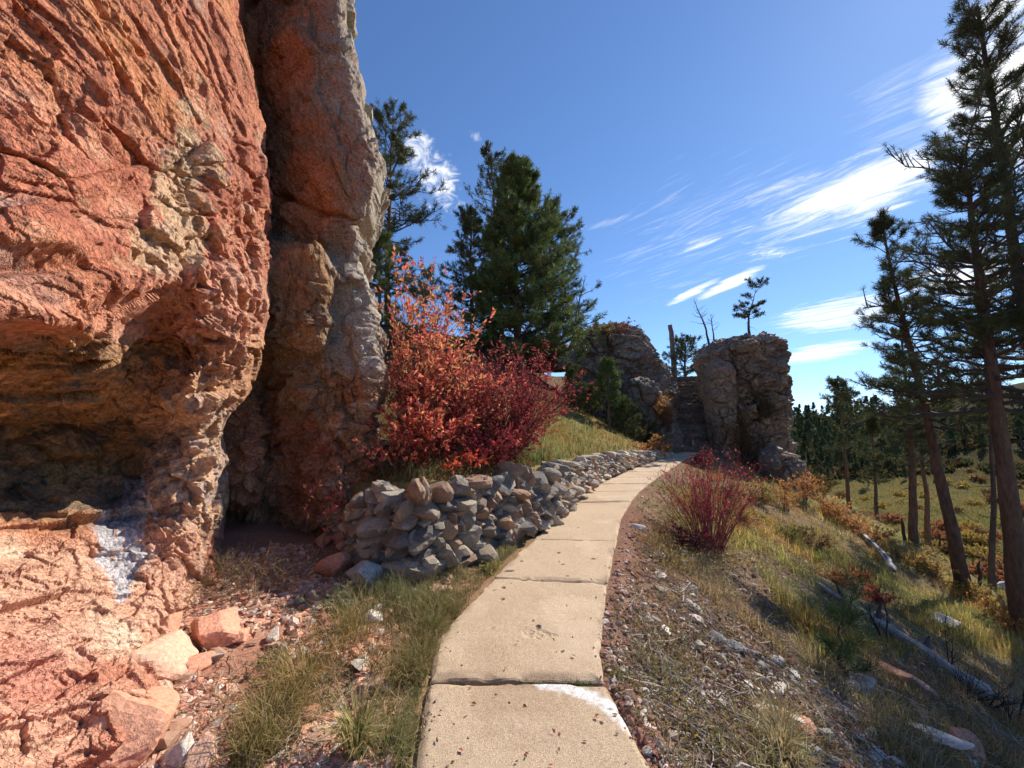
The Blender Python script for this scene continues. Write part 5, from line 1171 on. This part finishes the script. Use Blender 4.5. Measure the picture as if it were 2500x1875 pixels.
# meadow: charred stubs, bushes
for i, (x, y, hp, lab) in enumerate([(1957, 1172, 52, 'slim charred post like stub left of the straight pine'), (2112, 1262, 50, 'short charred stub right of the leaning pine'), (2030, 1180, 26, 'small dark stub in the meadow behind the leaning pine'), (2105, 1240, 30, 'small dark stub at the meadow edge by the thin trunk')]):
    b = on(x, y); dd = float((b-CAM)@np.array([0, cp, sp])); h_ = hp*K*dd/FOC
    P_ = b+np.array([0, 0, 1.])*np.linspace(-.2, h_, 7)[:, None]+np.cumsum(g.normal(0, .02, (7, 3)), 0)
    V, F = tubes(P_[None], (np.array([1.3, 1.1, 1, .95, .9, .8, .25])*h_*.06)[None], 8)
    tag(mk('tree_stub', V, F, M['bark'], None, np.broadcast_to((.05, .04, .035), (len(V), 3)), loc=tuple(b)), lab, 'tree stub')
pb = []
for k_, pal in enumerate([[(.36, .15, .07), (.30, .12, .06)], [(.40, .28, .07), (.46, .34, .08)], [(.20, .14, .06), (.26, .12, .06)]]):
    pb.append(shrub('meadow_shrub', ['rust red low shrub in the valley meadow', 'yellow shrub in the valley meadow', 'brown shrub in the valley meadow'][k_], 'shrub', (0, 0, 0), 1.2, 2.0, 1401+k_, stems=24, sec=6, leaves=900, ls=.22, pal=pal, sr=.02, group=['rust red shrubs in the meadow', 'yellow shrubs in the meadow', 'brown shrubs in the meadow'][k_]))
n_ = 0
while n_ < 60:
    px, py = g.uniform(1900, 2500), g.uniform(1150, 1420); Q, t_ = hit([px], [py])
    if t_[0] < 24 or t_[0] > 130: continue
    n_ += 1; put(pb[int(g.choice(3, p=[.25, .35, .40]))], Q[0][0], Q[0][1], g.uniform(.5, 1.2), g.uniform(0, 6.28))
# more young trees near the meadow's far edge
# ------------------------------------------------------------------ camera, sun, sky
SUN_AZ, SUN_EL = math.radians(52), math.radians(39)
cam = bpy.data.cameras.new('camera'); co = bpy.data.objects.new('camera', cam); COL.objects.link(co)
co.location = CAM; co.rotation_euler = (PI/2+PITCH, 0, 0)
cam.sensor_fit = 'HORIZONTAL'; cam.angle = 2*math.atan(1250/FOC); cam.clip_start = .05; cam.clip_end = 5000
scene.camera = co
sl = bpy.data.lights.new('sun', 'SUN'); so = bpy.data.objects.new('sun', sl); COL.objects.link(so)
sl.energy = 3.9; sl.angle = math.radians(.55); sl.color = (1., .93, .82)
so.rotation_euler = (PI/2-SUN_EL, 0, PI-SUN_AZ)
w = bpy.data.worlds.new('World'); scene.world = w; w.use_nodes = True
nt = w.node_tree; N = nt.nodes; Lk = nt.links; N.clear()
out = N.new('ShaderNodeOutputWorld'); bg = N.new('ShaderNodeBackground'); bg.inputs['Strength'].default_value = .128
sky = N.new('ShaderNodeTexSky'); sky.sky_type = 'NISHITA'; sky.sun_disc = False
sky.sun_elevation = SUN_EL; sky.sun_rotation = SUN_AZ; sky.altitude = 2500; sky.air_density = .75; sky.dust_density = .35; sky.ozone_density = 4.
tc = N.new('ShaderNodeTexCoord')
def vdot(vec):
    n = N.new('ShaderNodeVectorMath'); n.operation = 'DOT_PRODUCT'; n.inputs[1].default_value = tuple(vec)
    Lk.new(tc.outputs['Generated'], n.inputs[0]); return n.outputs['Value']
def mth(op, a, b=None, clamp=False):
    n = N.new('ShaderNodeMath'); n.operation = op; n.use_clamp = clamp
    for i, v in enumerate((a, b)):
        if v is None: continue
        if isinstance(v, (int, float)): n.inputs[i].default_value = v
        else: Lk.new(v, n.inputs[i])
    return n.outputs[0]
acc = None
sepn = N.new('ShaderNodeSeparateXYZ'); Lk.new(tc.outputs['Generated'], sepn.inputs[0])
zz = mth('MAXIMUM', sepn.outputs[2], .03)
zz = mth('ADD', zz, .06)
WIND = unit((lambda a, b: a[:2]/(a[2]+.06)-b[:2]/(b[2]+.06))(unit(rays(2060*K, 330*K)), unit(rays(1700*K, 460*K))))
cu = mth('DIVIDE', vdot((WIND[0], WIND[1], 0)), zz); cv = mth('DIVIDE', vdot((-WIND[1], WIND[0], 0)), zz)
def noise_field(su, sv, seed, det, dist, rough=.62):
    cx = N.new('ShaderNodeCombineXYZ'); Lk.new(mth('MULTIPLY', cu, su), cx.inputs[0]); Lk.new(mth('MULTIPLY', cv, sv), cx.inputs[1]); cx.inputs[2].default_value = seed
    nz = N.new('ShaderNodeTexNoise'); nz.inputs['Scale'].default_value = 1.; nz.inputs['Detail'].default_value = det; nz.inputs['Roughness'].default_value = rough
    nz.inputs['Distortion'].default_value = dist; Lk.new(cx.outputs[0], nz.inputs['Vector']); return nz.outputs['Fac']
FIELD = {'streak': noise_field(3.0, 9.5, 3.1, 10, 1.0, .70), 'puff': noise_field(11., 15., 1.7, 10, .7, .68), 'veil': noise_field(2.4, 16., 8.2, 9, 1.2, .7)}
def cloud(px0, py0, px1, py1, wid, field, lo, hi, dens):
    """a patch of the cloud layer from one direction to another, wid = half-width in radians"""
    global acc
    a = unit(rays(px0, py0)); b = unit(rays(px1, py1)); c = unit(a+b)
    e1 = unit(b-a); e2 = np.cross(c, e1); hl = np.linalg.norm(b-a)/2
    u = vdot(e1/hl); v = vdot(e2/wid)
    r2 = mth('ADD', mth('MULTIPLY', u, u), mth('MULTIPLY', v, v))
    mask = mth('MULTIPLY', mth('SUBTRACT', 1., r2, True), mth('GREATER_THAN', vdot(c), .3))
    t = mth('ADD', FIELD[field], mth('MULTIPLY', mth('SUBTRACT', mask, 1.), .35))
    mr = N.new('ShaderNodeMapRange'); mr.interpolation_type = 'SMOOTHSTEP'; mr.inputs[1].default_value = lo; mr.inputs[2].default_value = hi
    Lk.new(t, mr.inputs[0])
    k = mth('MULTIPLY', mth('MULTIPLY', mr.outputs[0], dens), mth('MULTIPLY', mask, 3., True))
    acc = k if acc is None else mth('MAXIMUM', acc, k)
Kx = K
def c2(x0, y0, x1, y1, *a): cloud(x0*K, y0*K, x1*K, y1*K, *a)
c2(850, 250, 1000, 480, .07, 'puff', .30, .66, .95)     # puffy cloud behind the left pine
c2(1000, 280, 1055, 308, .02, 'puff', .40, .75, .45)
c2(1560, 560, 2160, 255, .085, 'streak', .30, .72, .95)   # bright band left of the tall pines
c2(1700, 470, 2120, 320, .06, 'streak', .17, .58, 1.0)
c2(1470, 490, 1930, 330, .045, 'veil', .36, .75, .6)
c2(1420, 670, 1570, 595, .012, 'streak', .20, .55, .9)
c2(1480, 660, 1680, 560, .016, 'streak', .20, .55, .95)
c2(1440, 550, 1600, 490, .026, 'veil', .34, .7, .7)
c2(1630, 705, 2080, 640, .045, 'veil', .26, .62, 1.0)
c2(1640, 785, 1930, 735, .022, 'veil', .24, .60, 1.0)
c2(1600, 560, 1740, 530, .02, 'puff', .36, .62, .7)
c2(1200, 510, 1480, 440, .014, 'veil', .34, .8, .35)
c2(1900, 620, 2300, 560, .06, 'streak', .3, .55, .9)
c2(2060, 350, 2430, 30, .15, 'streak', .10, .55, 1.0)  # bright cloud by the sun, whitened to stand in for its glare
c2(1150, 640, 2150, 250, .24, 'veil', .42, .80, .42)
c2(1750, 330, 2250, 60, .12, 'veil', .38, .8, .35)
c2(2080, 120, 2260, -40, .06, 'streak', .3, .56, .9)
w.cycles.sampling_method = 'MANUAL'; w.cycles.sample_map_resolution = 512
mixn = N.new('ShaderNodeMix'); mixn.data_type = 'RGBA'
Lk.new(acc, mixn.inputs[0])
tint = N.new('ShaderNodeVectorMath'); tint.operation = 'MULTIPLY'; tint.inputs[1].default_value = (.88, 1.06, 1.25)
soft = N.new('ShaderNodeVectorMath'); soft.operation = 'MULTIPLY_ADD'; soft.inputs[1].default_value = (.075,)*3; soft.inputs[2].default_value = (1,)*3
Lk.new(sky.outputs[0], soft.inputs[0])
dv = N.new('ShaderNodeVectorMath'); dv.operation = 'DIVIDE'; Lk.new(sky.outputs[0], dv.inputs[0]); Lk.new(soft.outputs[0], dv.inputs[1])
Lk.new(dv.outputs[0], tint.inputs[0])
Lk.new(tint.outputs[0], mixn.inputs[6])
mixn.inputs[7].default_value = (5.6, 5.65, 5.75, 1)
Lk.new(mixn.outputs[2], bg.inputs['Color']); Lk.new(bg.outputs[0], out.inputs['Surface'])
vs = scene.view_settings
scene.display_settings.display_device = 'sRGB'
vs.view_transform = 'Standard'; vs.look = 'None'; vs.exposure = .9; vs.gamma = 1; vs.use_curve_mapping = False
scene.cycles.use_light_tree = False; scene.cycles.adaptive_threshold = .03; scene.cycles.max_bounces = 5; scene.cycles.diffuse_bounces = 4; scene.cycles.caustics_reflective = False; scene.cycles.caustics_refractive = False; scene.cycles.glossy_bounces = 1; scene.cycles.transmission_bounces = 3; scene.cycles.transparent_max_bounces = 6
scene.cycles.use_denoising = True
